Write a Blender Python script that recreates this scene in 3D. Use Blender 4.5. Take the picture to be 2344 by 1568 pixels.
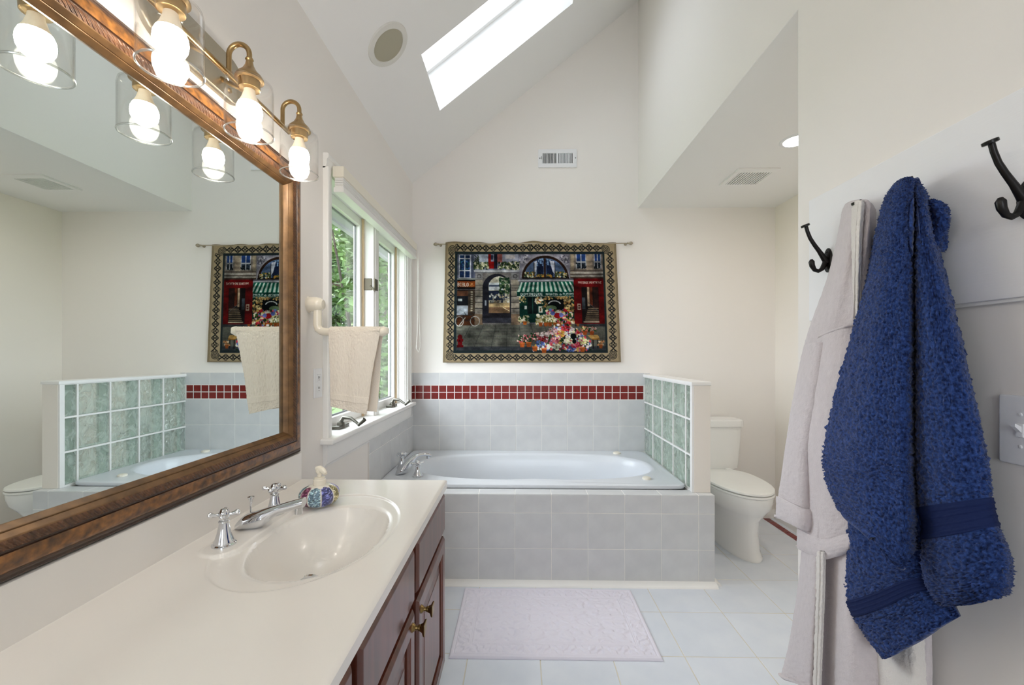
import bpy, bmesh, math, random
import numpy as np
from mathutils import Vector, Matrix
random.seed(7); RNG = np.random.RandomState(11)
PI = math.pi
scene = bpy.context.scene
COL = scene.collection
for o in list(bpy.data.objects): bpy.data.objects.remove(o)

# ------------------------------------------------------------------ camera
F_PX, CX, CY, CAM_H = 960.0, 1172.0, 812.0, 1.28
YAW = math.atan(18 / 960)
cam = bpy.data.cameras.new('camera'); cam.sensor_fit = 'HORIZONTAL'; cam.sensor_width = 36
cam.lens = 36 * F_PX / 2344; cam.shift_y = (CY - 784) / 2344; cam.clip_start = 0.02; cam.clip_end = 200
camo = bpy.data.objects.new('camera', cam); COL.objects.link(camo)
camo.location = (0, 0, CAM_H); camo.rotation_euler = (PI / 2, 0, YAW); scene.camera = camo

# ------------------------------------------------------------------ world, light, exposure
SKY_STRENGTH = 5.0
BULB_STRENGTH = 26.0
world = bpy.data.worlds.new('overcast_sky'); scene.world = world; world.use_nodes = True
nt = world.node_tree; nt.nodes.clear()
wo = nt.nodes.new('ShaderNodeOutputWorld'); bg = nt.nodes.new('ShaderNodeBackground')
tc = nt.nodes.new('ShaderNodeTexCoord'); sp = nt.nodes.new('ShaderNodeSeparateXYZ'); rp = nt.nodes.new('ShaderNodeValToRGB')
rp.color_ramp.elements[0].position = 0.0; rp.color_ramp.elements[0].color = (0.60, 0.64, 0.70, 1)
rp.color_ramp.elements[1].position = 0.55; rp.color_ramp.elements[1].color = (0.86, 0.93, 1.0, 1)
nt.links.new(tc.outputs['Generated'], sp.inputs[0]); nt.links.new(sp.outputs['Z'], rp.inputs[0])
nt.links.new(rp.outputs[0], bg.inputs['Color']); bg.inputs['Strength'].default_value = SKY_STRENGTH
nt.links.new(bg.outputs[0], wo.inputs[0])
vs = scene.view_settings
vs.view_transform = 'Standard'; vs.look = 'None'; vs.gamma = 1.0; vs.use_curve_mapping = False
vs.exposure = 1.3
scene.cycles.use_denoising = True
scene.cycles.use_adaptive_sampling = True; scene.cycles.adaptive_threshold = 0.05; scene.cycles.time_limit = 900
scene.cycles.max_bounces = 12; scene.cycles.diffuse_bounces = 10; scene.cycles.glossy_bounces = 4
scene.cycles.transmission_bounces = 6; scene.cycles.transparent_max_bounces = 16
scene.cycles.sample_clamp_indirect = 6.0; scene.cycles.caustics_refractive = False

# room numbers (metres): x right, y into the room, z up, camera above the origin
WL, YB, WR, WR2 = -0.86, 3.34, 0.935, 2.01
YREAR, ALC_Y = -1.9, 1.427
ALC_Z = 2.442
CZ0, CM = 2.65, 0.794            # sloped ceiling: z = CZ0 + CM*(x-WL)
APY = 2.355                      # tub apron face

def portal(name, loc, rot, sx, sy):
    l = bpy.data.lights.new(name, 'AREA'); l.shape = 'RECTANGLE'; l.size = sx; l.size_y = sy
    l.cycles.is_portal = True
    o = bpy.data.objects.new(name, l); COL.objects.link(o); o.location = loc; o.rotation_euler = rot
    return o
SL = math.atan(CM)
portal('window_portal', (-0.99, 2.52, 1.5), (0, -PI / 2, 0), 1.2, 1.3)
_nx, _nz = -math.sin(SL), math.cos(SL)
portal('skylight_portal', (-0.09 + _nx * 0.30, 2.528, CZ0 + CM * (-0.09 - WL) + _nz * 0.30), (0, -SL, 0), 1.15, 0.54)

portal('fill_window_portal', (0.05, YREAR - 0.13, 1.6), (PI / 2, 0, 0), 0.9, 1.2)  # portal for the unseen window added in the rear wall as fill

# ------------------------------------------------------------------ helpers: pixels to points
_S, _C = math.sin(YAW), math.cos(YAW)
def ray(x, y):
    a = (x - CX) / F_PX
    return (a * _C - _S, a * _S + _C, -(y - CY) / F_PX)
def onX(x, y, X):
    d = ray(x, y); t = X / d[0]; return (X, t * d[1], CAM_H + t * d[2])
def onY(x, y, Y):
    d = ray(x, y); t = Y / d[1]; return (t * d[0], Y, CAM_H + t * d[2])

# ------------------------------------------------------------------ helpers: materials
def lin(c):
    return tuple(((v / 255 / 12.92) if v / 255 <= 0.04045 else ((v / 255 + 0.055) / 1.055) ** 2.4) for v in c)
def mat(name, rgb, rough=0.5, metal=0.0, spec=0.5, var=0.0, vscale=3.0, bump=0.0, bscale=60.0, bdist=0.002, rnd=0.0, coat=0.0, sheen=0.0, stretch=None, rgb2=None):
    m = bpy.data.materials.new(name); m.use_nodes = True; t = m.node_tree; N = t.nodes; L = t.links
    b = N['Principled BSDF']; c = lin(rgb)
    b.inputs['Base Color'].default_value = (*c, 1); b.inputs['Roughness'].default_value = rough
    b.inputs['Metallic'].default_value = metal; b.inputs['Specular IOR Level'].default_value = spec
    b.inputs['Coat Weight'].default_value = coat; b.inputs['Coat Roughness'].default_value = 0.08
    b.inputs['Sheen Weight'].default_value = sheen
    co = N.new('ShaderNodeTexCoord'); src = co.outputs['Object']
    if stretch:
        mp = N.new('ShaderNodeMapping'); mp.inputs['Scale'].default_value = stretch
        L.new(src, mp.inputs[0]); src = mp.outputs[0]
    last = None
    if var > 0:
        nz = N.new('ShaderNodeTexNoise'); nz.inputs['Scale'].default_value = vscale; nz.inputs['Detail'].default_value = 5
        L.new(src, nz.inputs['Vector'])
        mx = N.new('ShaderNodeMix'); mx.data_type = 'RGBA'
        if rgb2 is None:
            mx.inputs['A'].default_value = (*[v * (1 - var) for v in c], 1); mx.inputs['B'].default_value = (*[min(1, v * (1 + var)) for v in c], 1)
        else:
            mx.inputs['A'].default_value = (*c, 1); mx.inputs['B'].default_value = (*lin(rgb2), 1)
        rr = N.new('ShaderNodeMapRange'); rr.inputs[1].default_value = 0.32; rr.inputs[2].default_value = 0.68
        L.new(nz.outputs['Fac'], rr.inputs[0]); L.new(rr.outputs[0], mx.inputs['Factor']); last = mx.outputs['Result']
    if rnd > 0:
        oi = N.new('ShaderNodeObjectInfo'); hs = N.new('ShaderNodeHueSaturation')
        r2 = N.new('ShaderNodeMapRange'); r2.inputs[3].default_value = 1 - rnd; r2.inputs[4].default_value = 1 + rnd
        L.new(oi.outputs['Random'], r2.inputs[0]); L.new(r2.outputs[0], hs.inputs['Value'])
        if last: L.new(last, hs.inputs['Color'])
        else: hs.inputs['Color'].default_value = (*c, 1)
        last = hs.outputs['Color']
    if last: L.new(last, b.inputs['Base Color'])
    if bump > 0:
        n2 = N.new('ShaderNodeTexNoise'); n2.inputs['Scale'].default_value = bscale; n2.inputs['Detail'].default_value = 3
        L.new(src, n2.inputs['Vector'])
        bp = N.new('ShaderNodeBump'); bp.inputs['Strength'].default_value = bump; bp.inputs['Distance'].default_value = bdist
        L.new(n2.outputs['Fac'], bp.inputs['Height']); L.new(bp.outputs[0], b.inputs['Normal'])
    return m
def clear_glass(name, tint=(1, 1, 1), refl=1.0, ior=1.45, rough=0.0, base=0.035):
    m = bpy.data.materials.new(name); m.use_nodes = True; t = m.node_tree; N = t.nodes; L = t.links; N.clear()
    out = N.new('ShaderNodeOutputMaterial'); mx = N.new('ShaderNodeMixShader'); tr = N.new('ShaderNodeBsdfTransparent')
    gl = N.new('ShaderNodeBsdfGlossy'); fr = N.new('ShaderNodeLayerWeight'); mu = N.new('ShaderNodeMath'); mu.operation = 'MULTIPLY'
    tr.inputs[0].default_value = (*tint, 1); gl.inputs['Roughness'].default_value = rough; fr.inputs[0].default_value = 0.5
    pw = N.new('ShaderNodeMath'); pw.operation = 'POWER'; pw.inputs[1].default_value = 4.0
    mu.operation = 'MULTIPLY_ADD'; mu.inputs[1].default_value = refl; mu.inputs[2].default_value = base
    L.new(fr.outputs['Facing'], pw.inputs[0]); L.new(pw.outputs[0], mu.inputs[0]); L.new(mu.outputs[0], mx.inputs[0]); L.new(tr.outputs[0], mx.inputs[1]); L.new(gl.outputs[0], mx.inputs[2])
    L.new(mx.outputs[0], out.inputs[0]); return m
def emit(name, rgb, s):
    m = bpy.data.materials.new(name); m.use_nodes = True; t = m.node_tree; t.nodes.clear()
    out = t.nodes.new('ShaderNodeOutputMaterial'); e = t.nodes.new('ShaderNodeEmission')
    e.inputs[0].default_value = (*lin(rgb), 1); e.inputs[1].default_value = s; t.links.new(e.outputs[0], out.inputs[0]); return m
def attr_mat(name, rough=0.8, bump=0.0, bscale=300, spec=0.3, coat=0.0):
    m = mat(name, (200, 200, 200), rough, spec=spec, bump=bump, bscale=bscale, coat=coat)
    t = m.node_tree; a = t.nodes.new('ShaderNodeVertexColor'); a.layer_name = 'print'
    t.links.new(a.outputs['Color'], t.nodes['Principled BSDF'].inputs['Base Color']); return m

M = {}
M['wall'] = mat('cream_wall_paint', (235, 231, 227), 0.75, spec=0.25, bump=0.08, bscale=220, bdist=0.001)
M['ceil'] = mat('white_ceiling_paint', (236, 235, 234), 0.85, spec=0.2, bump=0.06, bscale=200, bdist=0.001)
M['alcove'] = mat('beige_wall_paint', (236, 230, 222), 0.75, spec=0.25)
M['trim'] = mat('white_trim_paint', (236, 235, 233), 0.35, var=0.015, vscale=4)
M['tile'] = mat('pale_grey_glazed_tile', (201, 202, 204), 0.22, var=0.035, vscale=9, rnd=0.018, bump=0.05, bscale=25, rgb2=(209, 210, 211))
M['ftile'] = mat('pale_blue_floor_tile', (214, 220, 230), 0.32, var=0.03, vscale=7, rnd=0.015, bump=0.06, bscale=30, rgb2=(222, 227, 235))
M['grout'] = mat('white_grout', (230, 228, 224), 0.9)
M['fgrout'] = mat('cream_floor_grout', (214, 208, 192), 0.9)
M['red'] = mat('oxblood_glazed_tile', (120, 30, 26), 0.25, var=0.12, vscale=30, rnd=0.08)
M['tub'] = mat('white_acrylic', (216, 220, 226), 0.28, coat=0.1)
M['china'] = mat('white_vitreous_china', (242, 241, 239), 0.14, coat=0.4)
M['seat'] = mat('white_plastic_seat', (240, 239, 236), 0.25)
M['counter'] = mat('cultured_marble', (233, 229, 224), 0.24, coat=0.12, var=0.01, vscale=5)
M['wood'] = mat('cherry_stained_wood', (78, 36, 24), 0.3, var=0.5, vscale=6, coat=0.35, rgb2=(104, 52, 34), stretch=(6, 6, 0.6), bump=0.05, bscale=20)
M['woodkick'] = mat('dark_toe_kick', (40, 20, 15), 0.5)
M['bronzeknob'] = mat('antique_brass_knob', (140, 116, 74), 0.3, metal=1.0)
M['brass'] = mat('brushed_antique_brass', (178, 150, 106), 0.28, metal=1.0)
M['chrome'] = mat('polished_chrome', (222, 224, 228), 0.05, metal=1.0)
M['nickel'] = mat('satin_nickel_plate', (176, 166, 148), 0.48, metal=1.0)
M['black'] = mat('oil_rubbed_bronze', (30, 28, 27), 0.32, metal=0.6, var=0.2, vscale=40)
M['pewter'] = mat('pewter_hardware', (104, 102, 94), 0.35, metal=0.8)
M['pewdark'] = mat('bronze_latch', (92, 86, 72), 0.4, metal=0.6)
M['porc'] = mat('ivory_porcelain', (238, 230, 214), 0.18, coat=0.3)
M['plate'] = mat('white_plastic', (232, 233, 236), 0.3)
M['beige'] = mat('ivory_plastic', (234, 228, 214), 0.35)
M['dark'] = mat('dark_void', (22, 22, 22), 0.9)
M['ventgrey'] = mat('vent_grey', (120, 122, 122), 0.6)
M['speaker'] = mat('ivory_speaker_grille', (170, 165, 146), 0.7, bump=0.2, bscale=900)
M['stop'] = mat('almond_window_stop', (214, 190, 156), 0.5)
M['gasket'] = mat('grey_glazing_gasket', (92, 94, 102), 0.5)
M['winglass'] = clear_glass('window_glass', (0.96, 0.965, 0.96), 0.6)
M['skyglass'] = clear_glass('tinted_skylight_glass', (0.66, 0.665, 0.67), 0.6)
M['shade'] = clear_glass('clear_lamp_glass', (0.993, 0.993, 0.99), 0.6, ior=1.5)
M['mirror'] = mat('mirror_silver', (225, 232, 230), 0.0, metal=1.0)
M['gilt'] = mat('bronze_gilt_lip', (112, 82, 50), 0.36, metal=0.35, var=0.3, vscale=30)
M['fdark'] = mat('dark_walnut_moulding', (62, 40, 26), 0.35, var=0.25, vscale=40, coat=0.2)
M['burl'] = mat('burnished_bronze_burl', (66, 40, 20), 0.34, var=1, vscale=55, rgb2=(146, 96, 44), coat=0.25, bump=0.15, bscale=90)
M['rib'] = mat('ribbed_walnut_strip', (70, 46, 30), 0.4, var=0.3, vscale=60, rgb2=(110, 72, 44))
def add_ribs(m, axis_scale):
    t = m.node_tree; N = t.nodes; L = t.links
    co = N.new('ShaderNodeTexCoord'); w = N.new('ShaderNodeTexWave'); w.bands_direction = 'DIAGONAL'; w.inputs['Scale'].default_value = axis_scale
    w.inputs['Distortion'].default_value = 1.2; w.inputs['Detail Scale'].default_value = 3
    bp = N.new('ShaderNodeBump'); bp.inputs['Strength'].default_value = 0.9; bp.inputs['Distance'].default_value = 0.003
    L.new(co.outputs['Object'], w.inputs[0]); L.new(w.outputs['Fac'], bp.inputs['Height']); L.new(bp.outputs[0], N['Principled BSDF'].inputs['Normal'])
add_ribs(M['rib'], 60)
M['navy'] = mat('navy_terry', (15, 27, 62), 0.95, spec=0.1, var=0.5, vscale=170, rgb2=(50, 76, 138), sheen=0.15)
M['navyband'] = mat('navy_dobby_weave', (28, 40, 80), 0.8, spec=0.1, bump=0.3, bscale=400, stretch=(1, 1, 6))
M['robe'] = mat('lavender_grey_fleece', (206, 198, 200), 0.95, spec=0.1, sheen=0.3, bump=0.5, bscale=260, bdist=0.003, var=0.03, vscale=60)
M['robew'] = mat('pale_fleece_facing', (224, 219, 214), 0.95, spec=0.1, sheen=0.3, bump=0.6, bscale=300, bdist=0.003)
M['terry'] = mat('cream_terry', (242, 232, 219), 0.95, spec=0.1, bump=0.6, bscale=420, bdist=0.003, sheen=0.15)
M['terryb'] = mat('tan_terry_reverse', (226, 213, 198), 0.95, spec=0.1, bump=0.6, bscale=420, bdist=0.003)
M['matcloth'] = mat('lilac_white_cotton', (226, 223, 234), 0.95, spec=0.1, bump=0.25, bscale=500, bdist=0.001)
M['board'] = mat('white_painted_board', (234, 234, 236), 0.4, bump=0.2, bscale=18, stretch=(1, 1, 14), bdist=0.002)
M['leaf'] = mat('green_leaves', (34, 60, 22), 0.55, var=1, vscale=2.2, rgb2=(84, 116, 48))
M['leaf2'] = mat('light_leaves', (60, 88, 40), 0.55, var=1, vscale=2.0, rgb2=(120, 146, 84))
M['bark'] = mat('grey_bark', (60, 52, 44), 0.9, bump=0.5, bscale=12, bdist=0.02)
M['grass'] = mat('lawn', (84, 104, 56), 0.95, var=0.2, vscale=2)
M['eave'] = mat('grey_eave_paint', (112, 114, 112), 0.7)
M['bulb'] = emit('lit_bulb', (255, 245, 230), BULB_STRENGTH)
M['bulbneck'] = mat('bulb_collar', (238, 226, 206), 0.5)
M['can'] = emit('lit_downlight', (255, 246, 236), 60.0)
M['rimglass'] = clear_glass('polished_glass_rim', (0.86, 0.86, 0.84), 1.0, base=0.32, rough=0.25)
M['spkring'] = mat('ivory_speaker_ring', (216, 214, 208), 0.6)
M['cord'] = mat('white_cord', (236, 234, 230), 0.6)

# ------------------------------------------------------------------ helpers: geometry (lists of (verts, faces))
def box(x0, x1, y0, y1, z0, z1):
    v = [(x, y, z) for z in (z0, z1) for y in (y0, y1) for x in (x0, x1)]
    return v, [(0, 2, 3, 1), (4, 5, 7, 6), (0, 1, 5, 4), (2, 6, 7, 3), (0, 4, 6, 2), (1, 3, 7, 5)]
def bbox(x0, x1, y0, y1, z0, z1, b=0.003, seg=2):
    bm = bmesh.new(); v, f = box(x0, x1, y0, y1, z0, z1); vs_ = [bm.verts.new(p) for p in v]
    for q in f: bm.faces.new([vs_[i] for i in q])
    bmesh.ops.bevel(bm, geom=list(bm.edges), offset=b, segments=seg, affect='EDGES', profile=0.5)
    bm.verts.index_update(); r = ([tuple(q.co) for q in bm.verts], [tuple(w.index for w in q.verts) for q in bm.faces]); bm.free(); return r
def lathe(profile, c=(0, 0, 0), seg=24, axis='Z', rot=None):
    v = []; f = []; n = len(profile)
    for i in range(seg):
        a = 2 * PI * i / seg
        for r, h in profile: v.append((r * math.cos(a), r * math.sin(a), h))
    for i in range(seg):
        j = (i + 1) % seg
        for k in range(n - 1):
            f.append((i * n + k, j * n + k, j * n + k + 1, i * n + k + 1))
    if axis == 'X': v = [(z, x, y) for x, y, z in v]
    if axis == 'Y': v = [(y, z, x) for x, y, z in v]
    if rot is not None: v = [tuple(rot @ Vector(p)) for p in v]
    return [(x + c[0], y + c[1], z + c[2]) for x, y, z in v], f
def tube(path, r, seg=12, caps=True, flat=1.0, closed=False):
    P = [Vector(p) for p in path]; n = len(P); R = r if hasattr(r, '__len__') else [r] * n
    T = []
    for i in range(n):
        if closed: t = P[(i + 1) % n] - P[i - 1]
        else: t = P[min(i + 1, n - 1)] - P[max(i - 1, 0)]
        T.append(t.normalized() if t.length > 1e-9 else Vector((0, 0, 1)))
    up = Vector((0, 0, 1)) if abs(T[0].z) < 0.9 else Vector((1, 0, 0))
    nrm = (up - T[0] * up.dot(T[0])).normalized(); v = []; f = []
    for i in range(n):
        nrm = (nrm - T[i] * nrm.dot(T[i])).normalized(); bi = T[i].cross(nrm)
        for k in range(seg):
            a = 2 * PI * k / seg; v.append(tuple(P[i] + R[i] * (math.cos(a) * nrm * flat + math.sin(a) * bi)))
    for i in range(n if closed else n - 1):
        j = (i + 1) % n
        for k in range(seg): f.append((i * seg + k, i * seg + (k + 1) % seg, j * seg + (k + 1) % seg, j * seg + k))
    if caps and not closed:
        f.append(tuple(range(seg - 1, -1, -1))); f.append(tuple((n - 1) * seg + k for k in range(seg)))
    return v, f
def prism(poly, z0, z1, fn=lambda a, b, h: (a, b, h)):
    n = len(poly); v = [fn(a, b, z0) for a, b in poly] + [fn(a, b, z1) for a, b in poly]
    f = [tuple(range(n - 1, -1, -1)), tuple(range(n, 2 * n))] + [(i, (i + 1) % n, n + (i + 1) % n, n + i) for i in range(n)]
    return v, f
def loft(rings, caps=True):
    n = len(rings[0]); v = [tuple(p) for r in rings for p in r]; f = []
    for i in range(len(rings) - 1):
        for k in range(n): f.append((i * n + k, i * n + (k + 1) % n, (i + 1) * n + (k + 1) % n, (i + 1) * n + k))
    if caps: f.append(tuple(range(n - 1, -1, -1))); f.append(tuple((len(rings) - 1) * n + k for k in range(n)))
    return v, f
def sup(cx, cy, z, a, b, e=2.4, n=40):
    r = []
    for i in range(n):
        t = 2 * PI * i / n; c, s = math.cos(t), math.sin(t)
        r.append((cx + a * math.copysign(abs(c) ** (2 / e), c), cy + b * math.copysign(abs(s) ** (2 / e), s), z))
    return r
def arc(c, r, a0, a1, n, plane='XZ'):
    out = []
    for i in range(n + 1):
        a = a0 + (a1 - a0) * i / n; u, w = r * math.cos(a), r * math.sin(a)
        out.append((c[0] + u, c[1], c[2] + w) if plane == 'XZ' else (c[0], c[1] + u, c[2] + w) if plane == 'YZ' else (c[0] + u, c[1] + w, c[2]))
    return out
def mesh(name, geoms, smooth=True, angle=38):
    if isinstance(geoms, tuple): geoms = [geoms]
    V = []; Fc = []
    for v, f in geoms:
        o = len(V); V += list(v); Fc += [tuple(i + o for i in q) for q in f]
    me = bpy.data.meshes.new(name); me.from_pydata(V, [], Fc)
    if len(Fc) < 20000:
        bm = bmesh.new(); bm.from_mesh(me); bmesh.ops.recalc_face_normals(bm, faces=bm.faces); bm.to_mesh(me); bm.free()
    if smooth:
        me.shade_smooth()
        me.set_sharp_from_angle(angle=math.radians(angle))
    me.update(); return me
def put(o, parent=None, label=None, cat=None, group=None, kind=None):
    COL.objects.link(o)
    if parent is not None:
        o.parent = parent; o.matrix_parent_inverse = Matrix.Translation(-Vector(parent['_o']))
    if label: o['label'] = label
    if cat: o['category'] = cat
    if group: o['group'] = group
    if kind: o['kind'] = kind
    return o
def obj(name, geoms, m, parent=None, smooth=True, angle=38, **k):
    me = geoms if isinstance(geoms, bpy.types.Mesh) else mesh(name, geoms, smooth, angle)
    if not me.materials: me.materials.append(M[m] if isinstance(m, str) else m)
    o = bpy.data.objects.new(name, me); o['_o'] = (0.0, 0.0, 0.0)
    if smooth and len(me.polygons) < 2500:
        w = o.modifiers.new('weighted_normals', 'WEIGHTED_NORMAL'); w.keep_sharp = True; w.weight = 80
    return put(o, parent, **k)
def thing(name, loc, label, cat, group=None, kind=None):
    o = bpy.data.objects.new(name, None); o.empty_display_size = 0.05; o.location = loc; o['_o'] = tuple(float(v) for v in loc)
    return put(o, None, label, cat, group, kind)
def dup(root, loc, label=None):
    r = root.copy(); COL.objects.link(r); r.location = loc
    if label: r['label'] = label
    for ch in list(root.children):
        c = ch.copy(); COL.objects.link(c); c.parent = r; c.matrix_parent_inverse = ch.matrix_parent_inverse.copy()
        for g in list(ch.children):
            d = g.copy(); COL.objects.link(d); d.parent = c; d.matrix_parent_inverse = g.matrix_parent_inverse.copy()
    return r

# grid surface through control points (rows x cols x 3)
def catmull(P, n):
    P = np.asarray(P, float); k = len(P); t = np.linspace(0, k - 1, n); i = np.clip(t.astype(int), 0, k - 2); u = (t - i)
    g = lambda j: P[np.clip(j, 0, k - 1)]
    p0, p1, p2, p3 = g(i - 1), g(i), g(i + 1), g(i + 2)
    sh = (-1,) + (1,) * (P.ndim - 1); u = u.reshape(sh)
    return 0.5 * (2 * p1 + (p2 - p0) * u + (2 * p0 - 5 * p1 + 4 * p2 - p3) * u ** 2 + (3 * p1 - p0 - 3 * p2 + p3) * u ** 3)
def sheet(ctrl, nr, nc):
    g = catmull(ctrl, nr); g = np.transpose(catmull(np.transpose(g, (1, 0, 2)), nc), (1, 0, 2)); return g
def gnormals(g):
    du = np.gradient(g, axis=0); dv = np.gradient(g, axis=1); n = np.cross(du, dv)
    return n / (np.linalg.norm(n, axis=2, keepdims=True) + 1e-12)
def grid_geom(g):
    r, c, _ = g.shape; idx = np.arange(r * c).reshape(r, c)
    f = np.stack([idx[:-1, :-1], idx[:-1, 1:], idx[1:, 1:], idx[1:, :-1]], -1).reshape(-1, 4)
    return [tuple(p) for p in g.reshape(-1, 3).tolist()], [tuple(q) for q in f.tolist()]
def cloth_geom(g, amp=0.0, thick=0.006, smoothn=1, toward=(-1, -0.3, 0), ampmap=None):
    """closed slab: displaced front sheet + back sheet + rim"""
    n = gnormals(g)
    if (n * np.array(toward)).sum() < 0: n = -n
    h = RNG.randn(*g.shape[:2])
    for _ in range(smoothn):
        h = (h + np.roll(h, 1, 0) + np.roll(h, -1, 0) + np.roll(h, 1, 1) + np.roll(h, -1, 1)) / 3.0
    h = h / (h.std() + 1e-9) * amp
    if ampmap is not None: h = h * ampmap
    fr = g + n * h[..., None]; bk = g - n * thick
    r, c, _ = g.shape; v, f = grid_geom(fr); o = len(v); v2, f2 = grid_geom(bk[::1])
    f = f + [tuple(i + o for i in q[::-1]) for q in f2]; v = v + v2
    rim = [(0, j) for j in range(c)] + [(i, c - 1) for i in range(1, r)] + [(r - 1, j) for j in range(c - 2, -1, -1)] + [(i, 0) for i in range(r - 2, 0, -1)]
    ids = [i * c + j for i, j in rim]
    for k in range(len(ids)):
        a, b = ids[k], ids[(k + 1) % len(ids)]; f.append((a, a + o, b + o, b))
    return v, f

# tiles: chamfered slab, z is the outward direction
_tm = {}
def tile_mesh(w, h, t, m, ch=0.0012):
    key = (round(w, 4), round(h, 4), t, m)
    if key in _tm: return _tm[key]
    a, b = w / 2, h / 2
    rings = [[(-x, -y, z), (x, -y, z), (x, y, z), (-x, y, z)] for x, y, z in ((a, b, 0), (a, b, t - ch), (a - ch, b - ch, t))]
    me = mesh('tile', loft(rings), smooth=False); me.materials.append(M[m]); _tm[key] = me; return me
def tile(name, parent, c, w, h, t, m, facing):
    """w along the horizontal, h along the vertical (or y on a floor)"""
    o = bpy.data.objects.new(name, tile_mesh(w, h, t, m))
    R = {'-Y': Matrix(((1, 0, 0), (0, 0, -1), (0, 1, 0))), '+X': Matrix(((0, 0, 1), (1, 0, 0), (0, 1, 0))),
         '+Z': Matrix.Identity(3)}[facing]
    o.matrix_local = Matrix.Translation(Vector(c)) @ R.to_4x4()
    COL.objects.link(o); o.parent = parent
    o.matrix_parent_inverse = Matrix.Translation(-Vector(parent['_o'])); return o

# ================================================================== THE SETTING
T = 0.12
zc = lambda x: CZ0 + CM * (x - WL)
WY0, WY1, WZ0, WZ1 = 1.88, 3.165, 0.90, 2.10           # window opening in the left wall
lw = [box(WL - 0.14, WL, YREAR - T, WY0, -0.05, CZ0), box(WL - 0.14, WL, WY1, YB + T, -0.05, CZ0),
      box(WL - 0.14, WL, WY0, WY1, -0.05, WZ0), box(WL - 0.14, WL, WY0, WY1, WZ1, CZ0)]
wall_left = obj('wall_left', lw, 'wall', smooth=False, kind='structure')
wb = [prism([(WL - 0.14, -0.05), (WR2 + T, -0.05), (WR2 + T, ALC_Z + 0.05), (WR + 0.02, ALC_Z + 0.05), (WR + 0.02, zc(WR) + 0.05), (WL - 0.14, CZ0)], YB, YB + T, lambda a, b, h: (a, h, b))]
wall_back = obj('wall_back', wb, 'wall', smooth=False, kind='structure')
wall_right = obj('wall_right', [box(WR, WR + T, YREAR - T, ALC_Y, -0.05, zc(WR) + 0.05), box(WR, WR + T, ALC_Y, YB, ALC_Z, zc(WR) + 0.05)], 'wall', smooth=False, kind='structure')
wall_alcove = obj('wall_alcove', [box(WR2, WR2 + T, ALC_Y - T, YB, -0.05, ALC_Z + 0.05), box(WR + T, WR2, ALC_Y - T, ALC_Y, -0.05, ALC_Z + 0.05)], 'alcove', smooth=False, kind='structure')
def rq(pts): return prism(pts, YREAR - T, YREAR, lambda a, b, h: (a, h, b))
VX0, VX1, VZ0, VZ1 = -0.45, 0.45, 1.00, 2.20
wall_rear = obj('wall_rear', [rq([(WL, -0.05), (VX0, -0.05), (VX0, zc(VX0)), (WL, CZ0)]), rq([(VX1, -0.05), (WR, -0.05), (WR, zc(WR)), (VX1, zc(VX1))]), rq([(VX0, -0.05), (VX1, -0.05), (VX1, VZ0), (VX0, VZ0)]), rq([(VX0, VZ1), (VX1, VZ1), (VX1, zc(VX1)), (VX0, zc(VX0))])], 'wall', smooth=False, kind='structure')
rw = thing('added_fill_window', (0.05, YREAR, VZ0), 'white framed window added unseen in the wall behind for fill light', None, kind='structure')  # unseen window added behind the camera for soft frontal fill light
obj('fill_window_frame', [box(VX0, VX0 + 0.05, YREAR - 0.09, YREAR - 0.03, VZ0, VZ1), box(VX1 - 0.05, VX1, YREAR - 0.09, YREAR - 0.03, VZ0, VZ1), box(VX0 + 0.05, VX1 - 0.05, YREAR - 0.09, YREAR - 0.03, VZ0, VZ0 + 0.05), box(VX0 + 0.05, VX1 - 0.05, YREAR - 0.09, YREAR - 0.03, VZ1 - 0.05, VZ1)], 'trim', rw, smooth=False)
obj('window_pane', box(VX0 + 0.045, VX1 - 0.045, YREAR - 0.064, YREAR - 0.060, VZ0 + 0.045, VZ1 - 0.045), 'winglass', rw, smooth=False)
obj('ceiling_alcove', box(WR + 0.0004, WR2, ALC_Y - 0.001, YB, ALC_Z - 0.0015, ALC_Z + 0.05), 'ceil', smooth=False, kind='structure')
# sloped ceiling with the skylight opening
SX0, SX1, SY0, SY1 = -0.534, 0.350, 2.267, 2.789
def slab(x0, x1, y0, y1, d0=0.0, d1=0.24):
    def P(x, y, d): return (x + _nx * d, y, zc(x) + _nz * d)
    v = [P(x, y, d) for d in (d0, d1) for y in (y0, y1) for x in (x0, x1)]
    return v, [(0, 2, 3, 1), (4, 5, 7, 6), (0, 1, 5, 4), (2, 6, 7, 3), (0, 4, 6, 2), (1, 3, 7, 5)]
ceiling = obj('ceiling', [slab(WL - 0.02, WR + 0.15, YREAR - T, SY0), slab(WL - 0.02, WR + 0.15, SY1, YB + T), slab(WL - 0.02, SX0, SY0, SY1), slab(SX1, WR + 0.15, SY0, SY1)], 'ceil', smooth=False, kind='structure')
sky = thing('window_2', (0, 2.5, 3.2), 'skylight set in the sloped white ceiling', None, kind='structure')
fw = 0.028
obj('skylight_frame', [slab(SX0 - 0.02, SX1 + 0.02, SY0 - 0.02, SY0 + fw, 0.24, 0.30), slab(SX0 - 0.02, SX1 + 0.02, SY1 - fw, SY1 + 0.02, 0.24, 0.30),
                       slab(SX0 - 0.02, SX0 + fw, SY0, SY1, 0.24, 0.30), slab(SX1 - fw, SX1 + 0.02, SY0, SY1, 0.24, 0.30)], 'trim', sky, smooth=False)
obj('skylight_pane', slab(SX0 + fw - 0.01, SX1 - fw + 0.01, SY0 + fw - 0.01, SY1 - fw + 0.01, 0.272, 0.278), 'skyglass', sky, smooth=False)

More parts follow.
